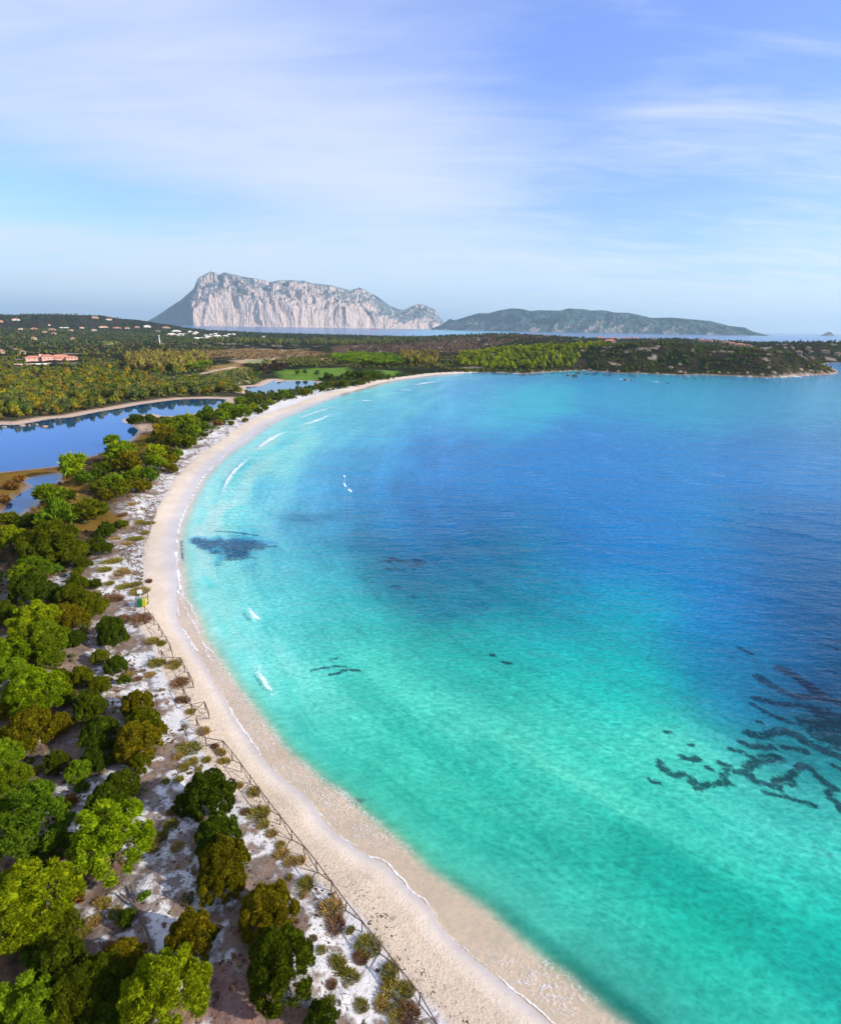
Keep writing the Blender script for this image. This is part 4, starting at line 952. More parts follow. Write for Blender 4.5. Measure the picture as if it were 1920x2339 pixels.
WOODS = [  # name, polygon px, z, kinds, palette, radius range, spacing, group, label
 ('B', [(-20,862),(60,850),(200,845),(340,868),(470,868),(560,880),(548,900),(430,903),(300,915),(230,930),(160,944),(60,958),(-20,962)], 'mixed', (1.6,2.9), 4.4, 'broadleaf_tree', 'tree', 'bushy tree in the wood above the lagoon', 'trees of the wood above the lagoon'),
 ('B', [(250,905),(330,870),(470,872),(560,882),(548,898),(430,902),(300,914)], 'grey', (1.8,2.8), 4.6, 'broadleaf_tree', 'tree', 'bushy tree by the lagoon head', 'grey green trees by the lagoon head'),
 ('B', [(-20,800),(60,790),(200,795),(300,815),(380,830),(420,850),(340,864),(200,845),(60,850),(-20,862)], 'mixed', (1.6,3.0), 6.5, 'broadleaf_tree', 'tree', 'tree round the pink villa', 'trees round the pink villa'),
 ('E', [(285,822),(350,815),(470,818),(480,838),(440,850),(300,848)], 'ochre', (1.9,2.9), 5.5, 'eucalyptus_tree', 'tree', 'tall eucalyptus in the left grove', 'eucalyptus grove'),
 ('U', [(425,842),(475,838),(475,847),(430,850)], 'lime', (3.2,4.4), 6.5, 'umbrella_pine', 'pine', 'umbrella pine beside the pale track', 'umbrella pines beside the track'),
 ('U', [(765,814),(820,811),(930,818),(945,832),(900,838),(800,834),(765,826)], 'lime', (2.8,4.2), 5.2, 'umbrella_pine', 'pine', 'umbrella pine in the grove behind the lawn', 'umbrella pine grove behind the lawn'),
 ('E', [(900,812),(1000,815),(1000,832),(930,838)], 'ochre', (2.2,3.2), 6, 'eucalyptus_tree', 'tree', 'eucalyptus right of the umbrella pines', 'eucalyptus beside the umbrella pines'),
 ('Y', [(1050,812),(1120,800),(1200,794),(1290,796),(1330,806),(1320,835),(1240,846),(1100,842),(1040,832)], 'yellow', (1.9,3.0), 4.6, 'aleppo_pine', 'pine', 'yellow green pine at the headland root', 'yellow green pines at the headland root'),
 ('Y', [(1180,795),(1290,786),(1400,785),(1390,796),(1300,800)], 'yellow', (1.9,2.8), 9, 'aleppo_pine', 'pine', 'pine on the headland crest', 'pines on the crest of the headland'),
 ('B', [(560,838),(640,836),(700,840),(800,840),(860,848),(840,866),(760,868),(700,864),(640,862),(560,868)], 'green', (1.4,2.6), 11, 'broadleaf_tree', 'tree', 'round tree on the lawn', 'trees on the lawn'),
 ('B', [(900,838),(1040,838),(1100,844),(1280,846),(1250,849),(1060,850),(960,856),(880,856)], 'green', (1.4,2.4), 4.6, 'broadleaf_tree', 'tree', 'bush behind the end of the beach', 'bushes behind the end of the beach'),
 ('E', [(480,785),(640,788),(780,790),(900,786),(960,782),(960,776),(760,778),(600,778),(480,776)], 'grey', (2.2,3.4), 8.0, 'eucalyptus_tree', 'tree', 'tall tree in the belt across the plain', 'tall tree belt across the plain'),
 ('B', [(590,832),(640,828),(660,840),(640,852),(590,852)], 'brown', (1.8,2.8), 5, 'broadleaf_tree', 'tree', 'tree in the copse left of the lawn', 'copse left of the lawn'),
 ('B', [(560,890),(640,880),(740,890),(700,905),(640,915),(560,925)], 'green', (0.8,1.5), 4, 'beach_shrub', 'shrub', 'shrub between the far pond and beach', 'shrubs between the far pond and the beach'),
 ('B', [(700,868),(760,868),(900,858),(960,852),(930,860),(800,885),(740,895)], 'green', (0.7,1.5), 4.5, 'beach_shrub', 'shrub', 'shrub along the top of the far beach', 'shrubs along the top of the far beach'),
 ('B', [(-20,765),(120,768),(300,775),(480,778),(480,800),(380,815),(250,800),(100,788),(-20,790)], 'green', (2.0,3.2), 11, 'broadleaf_tree', 'tree', 'tree on the plain below the far hill', 'trees below the far hill'),
]
SCRUB = [
 ([(1290,800),(1400,783),(1480,776),(1560,776),(1660,785),(1760,794),(1830,808),(1880,826),(1915,850),(1880,857),(1800,861),(1700,860),(1560,856),(1400,851),(1290,847)], 'dark', (1.1,2.3), 2.6, 8500),
 ([(1290,800),(1480,780),(1660,788),(1830,812),(1900,848),(1700,856),(1400,850)], 'brown', (.9,1.9), 4.0, 2600),
 ([(-20,708),(150,708),(260,724),(330,742),(470,752),(470,785),(-20,795)], 'hill', (2.5,5.0), 12, 5200),
 ([(-20,750),(250,755),(480,770),(520,800),(300,825),(-20,830)], 'mixdark', (1.4,3.0), 8, 2500),
 ([(480,752),(640,757),(830,762),(960,766),(960,785),(760,790),(480,788)], 'hill', (2.2,4.2), 10, 2200),
 ([(800,795),(900,785),(1010,788),(1230,760),(1300,776),(1200,800),(1000,815),(800,810)], 'brown', (1.1,2.4), 6, 2600),
 ([(960,762),(1100,752),(1250,756),(1420,764),(1560,764),(1750,774),(1930,768),(1940,800),(1930,829),(1880,826),(1780,800),(1500,778),(1290,790),(960,782)], 'hill', (2.0,3.8), 9, 3600),
 ([(430,800),(700,800),(800,808),(640,822),(430,818)], 'brown', (.8,1.6), 9, 700),
 ([(1000,840),(1300,846),(1290,850),(1060,850)], 'dark', (.9,1.6), 3, 500),
 ([(-20,815),(300,820),(470,835),(600,850),(560,885),(500,903),(300,925),(160,948),(-20,962)], 'mixdark', (.9,1.9), 4.2, 3000),
 ([(400,838),(560,850),(600,870),(560,882),(400,868)], 'grey', (1.0,2.2), 4.0, 900),
 ([(560,835),(640,820),(760,810),(1060,815),(1060,835),(1000,840),(900,842),(760,838),(640,838)], 'mixdark', (1.0,2.2), 5, 1400),
 ([(1340,795),(1480,782),(1700,795),(1820,815),(1700,850),(1400,846)], 'green', (1.3,2.3), 11, 400),
 ([(40,1200),(120,1195),(200,1150),(205,1080),(222,1040),(300,990),(330,965),(420,938),(500,930),(560,915),(640,893),(760,872),(900,858),(890,865),(760,892),(640,918),(560,945),(500,980),(430,1025),(370,1080),(300,1120),(240,1150),(180,1215),(60,1215)], 'belt', (.45,1.1), 1.9, 5200),
 ([(-20,1210),(230,1215),(190,1280),(130,1400),(215,1420),(160,1500),(240,1560),(130,1640),(100,1700),(40,1900),(-20,1900)], 'belt', (.35,.8), 2.0, 1500),
 ([(-900,850),(-20,850),(-20,962),(-900,975)], 'mixdark', (1.5,2.7), 4.4, 1500),
 ([(-900,1100),(-140,1095),(-20,1085),(-25,1400),(-30,1900),(-40,2339),(-900,2339)], 'belt', (.9,2.2), 3.0, 1500),
 ([(-20,1150),(5,1180),(40,1190),(80,1160),(120,1110),(140,1085),(200,1060),(160,1180),(-20,1205)], 'reed', (.4,.8), 1.5, 900),
]
EXCL = [GL([(60,806),(174,806),(176,832),(60,832)], 3), GL([(28,827),(128,827),(128,840),(28,840)], 3),
        GL([(345,856),(470,845),(550,832),(560,838),(480,860),(350,868)], 3)]
rr = np.random.default_rng(11)
def scatter(poly, spacing, zg):
    zz = 2.5
    P = GL(poly, zz)
    if zg > 4:
        # hilly ground: sample by pixel cells on the true terrain
        pass
    lo, hi = P.min(0), P.max(0)
    n = int((hi[0] - lo[0]) * (hi[1] - lo[1]) / spacing ** 2)
    pts = np.stack([lo[0] + rr.random(n) * (hi[0] - lo[0]), lo[1] + rr.random(n) * (hi[1] - lo[1])], 1)
    return pts[inside(pts[:, 0], pts[:, 1], P)]
# terrain samples that are visible: use ground grid vertices with their photo position for hilly areas
land_ix = np.where((gdl > 4) & (gpin < np.where(GR > 220, -7, -1.5)) & (GR > 30) & (GR < 5000))[0]
def scatter_px(poly, spacing, cap):
    P = np.array(poly, float)
    k = land_ix[inside(gpx[land_ix], gpy[land_ix], P)]
    if len(k) == 0: return np.zeros((0, 2))
    # cell area of each grid vertex
    cell = GR[k] * (math.radians(104) / 560) * np.maximum((GR[k] ** 2 + CAMZ ** 2) / CAMZ * (0.85 / 1400.0) * np.where(gpy[k] > 1200, 3.06, np.where(gpy[k] > 900, 2.1, 1.0)), 0.05)
    p = np.minimum(cell / spacing ** 2, 8)
    m = rr.poisson(p)
    k = np.repeat(k, m)
    if len(k) > cap: k = k[rr.choice(len(k), cap, replace=False)]
    fr = np.where(gpy[k] > 1200, 3.06, np.where(gpy[k] > 900, 2.1, 1.0))
    dr = np.maximum((GR[k] ** 2 + CAMZ ** 2) / CAMZ * (0.85 / 1400.0) * fr, .5)
    a_ = np.arctan2(GX[k], GY[k]) + (rr.random(len(k)) - .5) * (math.radians(104) / 560) * 1.2
    r_ = GR[k] + (rr.random(len(k)) - .5) * dr * 1.2
    return np.stack([r_ * np.sin(a_), r_ * np.cos(a_)], 1)
def cleared(p):
    ok = np.ones(len(p), bool)
    for E in EXCL: ok &= ~inside(p[:, 0], p[:, 1], E)
    for P in PONDS.values(): ok &= sdist(p[:, 0], p[:, 1], P) < np.where(np.hypot(p[:, 0], p[:, 1]) > 220, -6, -1.5)
    return p[ok]
allw = {}
for kind, poly, pal, rad, sp, nm, cat, lab, grp in WOODS:
    p = cleared(scatter_px(poly, sp, 1200))
    if len(p) == 0: continue
    z, dl, _o, _p = height(p[:, 0], p[:, 1], full=True)
    for q, zq, dq in zip(p, z, dl):
        if dq < 3: continue
        allw.setdefault(nm, []).append((q[0], q[1], zq, rr.uniform(*rad), kind, PAL[pal][rr.integers(len(PAL[pal]))], cat, lab, grp))
stuff = {'V': [], 'F': [], 'T': []}
class Bag:
    def __init__(s): s.V = []; s.F = []; s.T = []; s.n = 0
    def add(s, m, x, y, z, r, c, sq=1.0):
        V, F, T, zc = m
        a = rr.random() * 6.28; ca, sa = math.cos(a), math.sin(a)
        M = np.array([[ca, -sa, 0], [sa, ca, 0], [0, 0, sq]]) * r
        s.V.append(V @ M.T + [x, y, z]); s.F.append(F + s.n); s.T.append(T * np.array(c) * rr.uniform(.8, 1.2)); s.n += len(V)
    def build(s, name, label, cat):
        if not s.V: return
        me = mesh_np(name, np.vstack(s.V), np.vstack(s.F), FOL, {'tint': np.vstack(s.T)})
        o = link(name, me); o.color = (1, 1, 1, 1)
        return tag(o, label, cat, kind='stuff')
LIM = 290
BOX = {}
for kind, poly, pal, rad, sp, nm, cat, lab, grp in WOODS:
    a_ = np.array(poly, float); BOX[lab] = (a_[:, 0].min(), a_[:, 0].max(), a_[:, 1].min(), a_[:, 1].max(), rad)
def lab_of(lab, x, y, z, c, r, kind):
    x0, x1, y0, y1, rad = BOX[lab]
    px, py = to_px(np.array([x, y, z]))
    if c[2] > .036: cn = 'greyish'
    elif c[0] > c[1] * 1.12: cn = 'ochre'
    elif c[1] > .15: cn = 'bright'
    elif c[1] < .09: cn = 'darker'
    else: cn = 'mid toned'
    size = 'large' if r > (rad[0] + rad[1]) / 2 else 'small'
    h = ['far left', 'left', 'middle', 'right', 'far right'][int(np.clip((px - x0) / (x1 - x0) * 5, 0, 4))]
    v = ['back', 'middle', 'front'][int(np.clip((py - y0) / (y1 - y0) * 3, 0, 2))]
    return '%s %s %s, %s %s part' % (size, cn, lab, h, v)
for nm, lst in allw.items():
    lst.sort(key=lambda t: math.hypot(t[0], t[1]) / t[3])
    bag = Bag()
    for i, (x, y, z, r, kind, c, cat, lab, grp) in enumerate(lst):
        if i < LIM:
            j = i % 4; f = random.uniform(.8, 1.2)
            o = link(nm, MINIM[kind][j], loc=(x, y, z - .1), rot=random.random() * 6.28, scale=(r, r, r * random.uniform(.85, 1.2)))
            o.color = (c[0] * f, c[1] * f, c[2] * f, 1)
            tag(o, lab_of(lab, x, y, z, c, r, kind), cat, grp)
        elif i < LIM + 700:
            bag.add(MINI[kind][i % 4] if True else None, x, y, z - .1, r, c)
    bag.build(nm + '_wood', 'remaining far ' + nm.replace('_', ' ') + ' crowns reading as one wood', 'wood')
bag = Bag()
for poly, pal, rad, sp, zg in SCRUB:
    p = cleared(scatter_px(poly, sp, 2600))
    if len(p) == 0: continue
    z, dl, _o, _p = height(p[:, 0], p[:, 1], full=True)
    for q, zq, dq in zip(p, z, dl):
        if dq * (float(beach_k(math.hypot(q[0], q[1]))) if pal in ('belt', 'reed') else 1) < (14 if pal in ('belt', 'reed') else 3): continue
        bag.add(MINI['T' if math.hypot(q[0], q[1]) > 420 else 'L'][rr.integers(4)], q[0], q[1], zq, rr.uniform(*rad), PAL[pal][rr.integers(len(PAL[pal]))], rr.uniform(.8, 1.3))
bag.build('scrub', 'dense low macchia scrub covering the hills, headland and plain', 'scrub')
print('objects', len(bpy.data.objects), 'scrub tris', sum(len(f) for f in bag.F))
#@@PART2

# ------------------------------------------------------------------ ray hit on the terrain
def hit(px, py):
    D = np.exp(np.linspace(math.log(60), math.log(6500), 260))
    p = RD(np.full(260, float(px)), np.full(260, float(py)), D)
    z = height(p[:, 0], p[:, 1])
    k = np.where(p[:, 2] < z)[0]
    i = int(k[0]) if len(k) else 259
    return np.array([p[i, 0], p[i, 1], z[i]])
def pxm(p):            # metres per photo pixel at a point
    v = (np.asarray(p) - np.array([0, 0, CAMZ])) @ CMN
    return -v[2] / FPX

# ------------------------------------------------------------------ distant islands
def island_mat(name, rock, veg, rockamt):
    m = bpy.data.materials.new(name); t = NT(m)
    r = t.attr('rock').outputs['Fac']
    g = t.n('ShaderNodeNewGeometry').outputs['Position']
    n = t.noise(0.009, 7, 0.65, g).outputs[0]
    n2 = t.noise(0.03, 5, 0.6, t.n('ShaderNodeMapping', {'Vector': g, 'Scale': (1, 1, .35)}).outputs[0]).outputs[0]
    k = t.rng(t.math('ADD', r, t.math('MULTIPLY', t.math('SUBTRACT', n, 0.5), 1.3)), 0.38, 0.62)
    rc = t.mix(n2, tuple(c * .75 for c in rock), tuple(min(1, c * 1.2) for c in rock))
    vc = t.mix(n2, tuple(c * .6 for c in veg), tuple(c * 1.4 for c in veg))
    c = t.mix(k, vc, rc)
    bp = t.n('ShaderNodeBump', {'Strength': 1.0, 'Distance': 60.0, 'Height': n2}).outputs[0]
    t.out(t.n('ShaderNodeBsdfDiffuse', {'Color': c, 'Normal': bp}).outputs[0])
    return m
def island(name, outline, D0, Dl, depth, mat, nu=560, nv=80, gully=0.22, pale=0.4, seed=0, cliffy=0.5):
    o = np.array(outline, float)
    u = np.linspace(o[0, 0], o[-1, 0], nu)
    yt = np.interp(u, o[:, 0], o[:, 1])
    s = (u - u[0]) / (u[-1] - u[0])
    Db = np.interp(s, [p[0] for p in Dl], [p[1] for p in Dl]) * D0
    V = []; Rk = []
    crestz = RD(u, yt, Db + depth)[:, 2]
    crestz = np.maximum(crestz, 4)
    hmax = crestz.max()
    L = u * D0 / 1400.0
    for j in range(nv):
        v = j / (nv - 1) * 1.7
        if v <= 1:
            f = cliffy * smooth(0.0, 0.16, np.full(nu, v)) * 0.5 + (1 - cliffy * 0.5) * v ** 0.9
        else:
            f = np.full(nu, 1 - smooth(1.0, 1.7, v) * 1.05)
        dv = L + v * 300 * np.sin(L / 900 + seed) + (fbm(L / 420 + seed, np.full(nu, v * 3 + seed), 3) - .5) * 420 + (fbm(L / 90 + seed, np.full(nu, v * 12 + seed), 3) - .5) * 160
        def rdg(q, w): return 1 - np.abs(2 * fbm(q, w, 3) - 1) * 2.4
        n1 = 0.52 * rdg(dv / 420 + seed, np.full(nu, v * 1.6)) + 0.26 * rdg(dv / 150 + seed * 2, np.full(nu, v * 3.0))
        n2 = (fbm(dv / 60, v * 9.0 + 0 * L, 5, .65) - 0.5) * 1.5
        env = np.clip(np.sin(np.clip(v, 0, 1) * math.pi) ** 0.4, 0, 1) if v < 1 else 0
        amp = np.minimum(crestz / hmax + .15, 1)
        zz = crestz * f * (1 + 0 * n1) + env * hmax * amp * (gully * (n1 - 0.45) * 0.55 + 0.24 * n2)
        zz = np.minimum(zz, crestz * (0.999 if v < 1 else 1)) if v <= 1 else zz
        zz = np.maximum(zz, 0) if j > 0 and v < 1.6 else (zz * 0 - 20)
        Dd = Db + depth * v + env * (n1 - .5) * -depth * .28
        P = RD(u, yt, Dd); P[:, 2] = zz
        V.append(P)
        rel = zz / (crestz + 1)
        Rk.append(np.clip(pale + 0.55 * (0.5 - rel) + 0.30 * (n1 - .4) + 0.9 * (fbm(L / 130, v * 7 + 0 * L, 5, .65) - .5) , 0, 1))
    V = np.stack(V, 0); Rk = np.stack(Rk, 0)
    # steepness favours bare rock
    dz = np.abs(np.gradient(V[..., 2], axis=0)); dh = np.hypot(np.gradient(V[..., 0], axis=0), np.gradient(V[..., 1], axis=0))
    Rk = Rk + 0.25 * np.clip(dz / (dh + 1) - .7, -1, 1)
    if name == 'island_mountain':
        Rk = Rk * smooth(0.14, 0.2, s)[None, :] * (1 - 0.25 * smooth(.62, .8, s))[None, :] + .35 * (V[..., 2] < 90) * smooth(.2, .25, s)[None, :]
    idx = np.arange(nv * nu).reshape(nv, nu)
    F = np.stack([idx[:-1, :-1].ravel(), idx[:-1, 1:].ravel(), idx[1:, 1:].ravel(), idx[1:, :-1].ravel()], 1)
    me = mesh_np(name, V.reshape(-1, 3), F, mat, {'rock': np.clip(Rk, 0, 1).ravel()}, False)
    return link(name, me)
TAV = [(315,746),(321,741),(354,724),(391,699),(409,688),(425,674),(442,659),(447,646),(452,635),(465,628),(479,620),(490,622),(501,626.5),(512,621),(531,626),(553,631),(590,637),(616,644),(634,640),(651,639),(695,641),(714,647),(732,648),(762,653),(798,662),(821,657),(835,663),(861,677),(891,698),(913,707),(924,707),(935,701),(957,694),(972,697),(994,707),(999,718),(1010,732),(1020,746)]
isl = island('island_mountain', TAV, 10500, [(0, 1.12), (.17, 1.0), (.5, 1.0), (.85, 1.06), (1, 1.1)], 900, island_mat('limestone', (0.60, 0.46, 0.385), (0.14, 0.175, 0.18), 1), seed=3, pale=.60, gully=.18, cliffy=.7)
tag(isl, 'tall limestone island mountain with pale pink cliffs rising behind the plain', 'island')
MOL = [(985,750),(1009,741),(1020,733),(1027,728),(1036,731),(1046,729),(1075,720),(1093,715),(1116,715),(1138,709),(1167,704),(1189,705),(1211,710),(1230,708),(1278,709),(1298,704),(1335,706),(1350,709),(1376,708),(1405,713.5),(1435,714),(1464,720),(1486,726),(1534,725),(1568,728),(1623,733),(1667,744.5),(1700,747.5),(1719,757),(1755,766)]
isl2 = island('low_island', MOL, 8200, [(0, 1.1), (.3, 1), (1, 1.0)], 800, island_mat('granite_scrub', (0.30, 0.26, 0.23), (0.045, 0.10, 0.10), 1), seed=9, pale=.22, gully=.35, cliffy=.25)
tag(isl2, 'long low scrub covered island to the right of the limestone mountain', 'island')
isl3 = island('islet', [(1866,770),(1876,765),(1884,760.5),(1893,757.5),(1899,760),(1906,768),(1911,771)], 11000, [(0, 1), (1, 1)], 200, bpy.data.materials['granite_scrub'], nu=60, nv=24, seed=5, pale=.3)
tag(isl3, 'tiny blue islet alone on the horizon near the right edge', 'island')

# ------------------------------------------------------------------ haze
def box_np(x0, x1, y0, y1, z0, z1):
    V = np.array([(x, y, z) for x in (x0, x1) for y in (y0, y1) for z in (z0, z1)], float)
    F = np.array([[0, 1, 3, 2], [4, 6, 7, 5], [0, 4, 5, 1], [2, 3, 7, 6], [0, 2, 6, 4], [1, 5, 7, 3]])
    return V, F
hm = bpy.data.materials.new('haze'); t = NT(hm)
pv = t.n('ShaderNodeVolumePrincipled', {'Color': (0.62, 0.85, 1.0, 1), 'Density': 4.6e-5, 'Anisotropy': 0.2})
t.out(None, pv.outputs[0])
V, F = box_np(-62000, 62000, -62000, 62000, -12, 1150)
tag(link('haze', mesh_np('haze', V, F, hm)), kind='stuff')

# ------------------------------------------------------------------ small mesh kit
def bx(cx, cy, z0, sx, sy, sz):
    V, F = box_np(cx - sx / 2, cx + sx / 2, cy - sy / 2, cy + sy / 2, z0, z0 + sz)
    return V, np.concatenate([F[:, [0, 1, 2]], F[:, [0, 2, 3]]])
def hip(cx, cy, z0, sx, sy, sz, ov=0.4):
    sx += 2 * ov; sy += 2 * ov; r = max(0.0, (sx - sy) / 2) if sx > sy else 0.0
    q = max(0.0, (sy - sx) / 2) if sy > sx else 0.0
    V = [(cx - sx/2, cy - sy/2, z0), (cx + sx/2, cy - sy/2, z0), (cx + sx/2, cy + sy/2, z0), (cx - sx/2, cy + sy/2, z0),
         (cx - r - .01, cy - q, z0 + sz), (cx + r + .01, cy + q, z0 + sz)]
    V += [(a, b, c - 0.15) for a, b, c in V[:4]]
    F = [(0,1,5),(0,5,4),(1,2,5),(2,3,4),(2,4,5),(3,0,4),(6,7,1),(6,1,0),(7,8,2),(7,2,1),(8,9,3),(8,3,2),(9,6,0),(9,0,3),(6,8,7),(6,9,8)]
    return np.array(V, float), np.array(F)
M_PINK = simple_mat('pink_plaster', (0.62, 0.34, 0.27), 0.9, .12, .5)
M_WHITE = simple_mat('white_plaster', (0.72, 0.66, 0.58), 0.9, .1, .5)
M_TAN = simple_mat('tan_plaster', (0.45, 0.30, 0.20), 0.9, .15, .5)
M_TERRA = simple_mat('terracotta', (0.50, 0.20, 0.12), 0.85, .3, 1.5)
M_BROWNROOF = simple_mat('brown_tiles', (0.30, 0.17, 0.11), 0.85, .3, 1.5)
M_DARK = simple_mat('dark_opening', (0.03, 0.03, 0.035), 0.3, .1)
M_WOOD = simple_mat('weathered_wood', (0.13, 0.09, 0.07), 0.85, .35, 8, .3)
M_GREEN = simple_mat('green_plastic', (0.01, 0.13, 0.03), 0.4, .08)
M_YEL = simple_mat('yellow_plastic', (0.45, 0.38, 0.02), 0.4, .08)
M_BLACK = simple_mat('black_rubber', (0.02, 0.02, 0.02), 0.7, .1)
M_METAL = simple_mat('pale_metal', (0.6, 0.6, 0.6), 0.5, .1)
M_ROCK = simple_mat('granite', (0.30, 0.21, 0.15), 0.9, .35, .8, .6)
M_ROCKD = simple_mat('dark_wet_rock', (0.12, 0.065, 0.05), 0.7, .4, .6, .6)
M_BOUY = simple_mat('white_float', (0.8, 0.8, 0.8), 0.4, .05)
M_RED = simple_mat('red_hull', (0.5, 0.06, 0.04), 0.5, .1)

# ------------------------------------------------------------------ houses
HC = {}
def house(px, py, w, name, wm, rm, label, group, floors=1, flat=False, z=None):
    b = hit(px, py + 1.5)
    W_ = max(6.0, .82 * w * pxm(b)); Dp = W_ * random.uniform(.5, .75); Hh = 3.2 * floors + random.uniform(0, .8)
    az = math.atan2(b[0], b[1])
    root = link(name, None, loc=(b[0], b[1], b[2] - .3), rot=-az + random.uniform(-.25, .25))
    up = Hh * 1.0
    link('wall', mesh_np('wall', *bx(0, 0, -1.5, W_, Dp, Hh + 1.5), wm), root)
    if W_ > 20: link('wall', mesh_np('wall', *bx(-W_ * .28, -Dp * .5 - 1.6, -1.5, W_ * .3, 3.6, Hh * .8 + 1.5), wm), root)
    if flat: link('roof', mesh_np('roof', *bx(0, 0, Hh + .002, W_ + .5, Dp + .5, .35), wm), root)
    else:
        link('roof', mesh_np('roof', *hip(0, 0, Hh + .003, W_, Dp, W_ * .10 + .8), rm), root)
        if W_ > 20: link('roof', mesh_np('roof', *hip(-W_ * .28, -Dp * .5 - 1.6, Hh * .8 + .003, W_ * .3, 3.6, 1.2), rm), root)
    n = max(2, min(5, int(W_ / 5)))
    for i in range(n):
        x = -W_ / 2 + W_ * (i + .5) / n
        link('window', mesh_np('window', *bx(x, -Dp / 2 - .03, Hh * .35, 1.3, .1, 1.4), M_DARK), root)
    tag(root, label, 'house', group)
HL = [(5,745,9,'p'),(39,743,18,'w'),(49,752,15,'w'),(78,751,15,'p'),(108,746,14,'w'),(119,753,18,'t'),(147,750,22,'f'),(187,749,11,'w'),(162,755,10,'w'),(215,755,12,'w'),(236,748,24,'w'),(267,749,20,'p'),(291,750,12,'w'),(313,747,12,'p'),(249,732,14,'w'),(217,729,18,'t'),(78,773,13,'t'),(103,759,13,'t'),(123,763,13,'t'),(167,774,10,'t')]
MATK = {'p': M_PINK, 'w': M_WHITE, 't': M_TAN, 'f': M_WHITE}; CN = {'p': 'pink', 'w': 'pale', 't': 'tan', 'f': 'white flat roofed'}
def row(lst, place, group, zroof=M_TERRA):
    c = {}
    for px, py, w, k in sorted(lst):
        i = c.get(k, 0); c[k] = i + 1
        house(px, py, w, 'house', MATK[k], zroof if k != 't' else M_BROWNROOF, '%s house, %s such from the left %s' % (CN[k], ordw(i), place), group, 1, k == 'f')
row(HL, 'on the far left hillside', 'houses on the far hillside')
VIL = [(336,747,18,'w'),(379,750,20,'t'),(360,757,12,'t'),(403,757,22,'w'),(392,765,26,'p'),(413,766,18,'w'),(424,763,16,'t'),(434,758,14,'w'),(448,760,13,'w'),(444,764,12,'p'),(455,773,28,'f'),(477,771,18,'w'),(471,767,10,'w'),(482,765,9,'w'),(493,763,12,'w'),(497,770,20,'w'),(506,773,20,'f'),(515,768,14,'w'),(524,765,13,'w'),(534,764,9,'w'),(602,769,10,'f')]
row(VIL, 'in the white village', 'houses of the white village', M_WHITE)
RGT = [(1372,773,22,'p'),(1402,773,26,'p'),(1427,772,20,'p'),(1448,773,20,'p'),(1392,781,30,'p'),(1492,776,16,'t'),(1601,780,18,'p'),(1619,780,16,'p'),(1638,781,14,'t'),(1658,784,22,'p'),(1688,790,26,'p'),(1708,792,14,'t'),(1672,787,14,'p'),(1844,800,14,'t'),(1851,809,12,'t'),(1881,804,15,'t'),(1886,811,13,'t'),(1910,812,13,'t'),(1822,809,10,'t'),(1291,768,12,'p'),(1212,761,9,'p'),(1230,764,11,'t'),(1250,768,10,'t')]
row(RGT, 'behind the right headland', 'houses behind the headland')
house(4, 805, 13, 'house', M_TAN, M_BROWNROOF, 'tan house cut by the left edge left of the pink villa', None)
house(53, 808, 8, 'house', M_TAN, M_BROWNROOF, 'small tan house half hidden between the left edge and the pink villa', None)

# pink villa
b = hit(122, 823); k = pxm(b); az = math.atan2(b[0], b[1])
villa = link('villa', None, loc=(b[0], b[1], b[2] - .2), rot=-az + .12)
tag(villa, 'large pink villa with terracotta roofs above its blue pool', 'villa')
for (x, y, sx, sy, hh, rh) in [(-36, 6, 34, 16, 4.4, 3.6), (-10, -1, 26, 20, 6.2, 4.0), (16, 5, 36, 16, 5.2, 4.6), (36, -5, 24, 12, 4.2, 2.6), (8, -9, 12, 8, 4.6, 2.4), (-20, 12, 10, 10, 8.4, 2.0)]:
    x, y, sx, sy = (v * k * 1.0 for v in (x, y, sx, sy)); hh *= k * 1.25; rh *= k
    link('wall', mesh_np('wall', *bx(x, y, -2, sx, sy, hh + 2), M_PINK), villa)
    link('roof', mesh_np('roof', *hip(x, y, hh + .003, sx, sy, rh, .5), M_TERRA), villa)
    for i in range(3):
        link('window', mesh_np('window', *bx(x + sx * (-.3 + .3 * i), y - sy / 2 - .04, hh * .3, 1.6 * k, .12, 2.6 * k), M_DARK), villa)
link('chimney', mesh_np('chimney', *bx(-24 * k, 2 * k, 6 * k, 1.6 * k, 1.6 * k, 7 * k), M_WHITE), villa)
b = hit(73, 832)
pool = link('swimming_pool', None, loc=(b[0], b[1], b[2] + .25), rot=-math.atan2(b[0], b[1]))
tag(pool, 'blue swimming pool with pale stone deck below the pink villa', 'pool')
M_POOL = simple_mat('pool_water', (0.02, 0.33, 0.62), 0.08, .1, .5, 0, 0, .6)
link('deck', mesh_np('deck', *bx(0, 0, -1.5, 62 * k, 15 * k, 1.6), M_TAN), pool)
link('water', mesh_np('water', *bx(2 * k, 0, .12, 42 * k, 10 * k, .03), M_POOL), pool)
link('wall', mesh_np('wall', *bx(16 * k, -8.5 * k, -2.5, 20 * k, 1.2, 2.9), M_WHITE), pool)

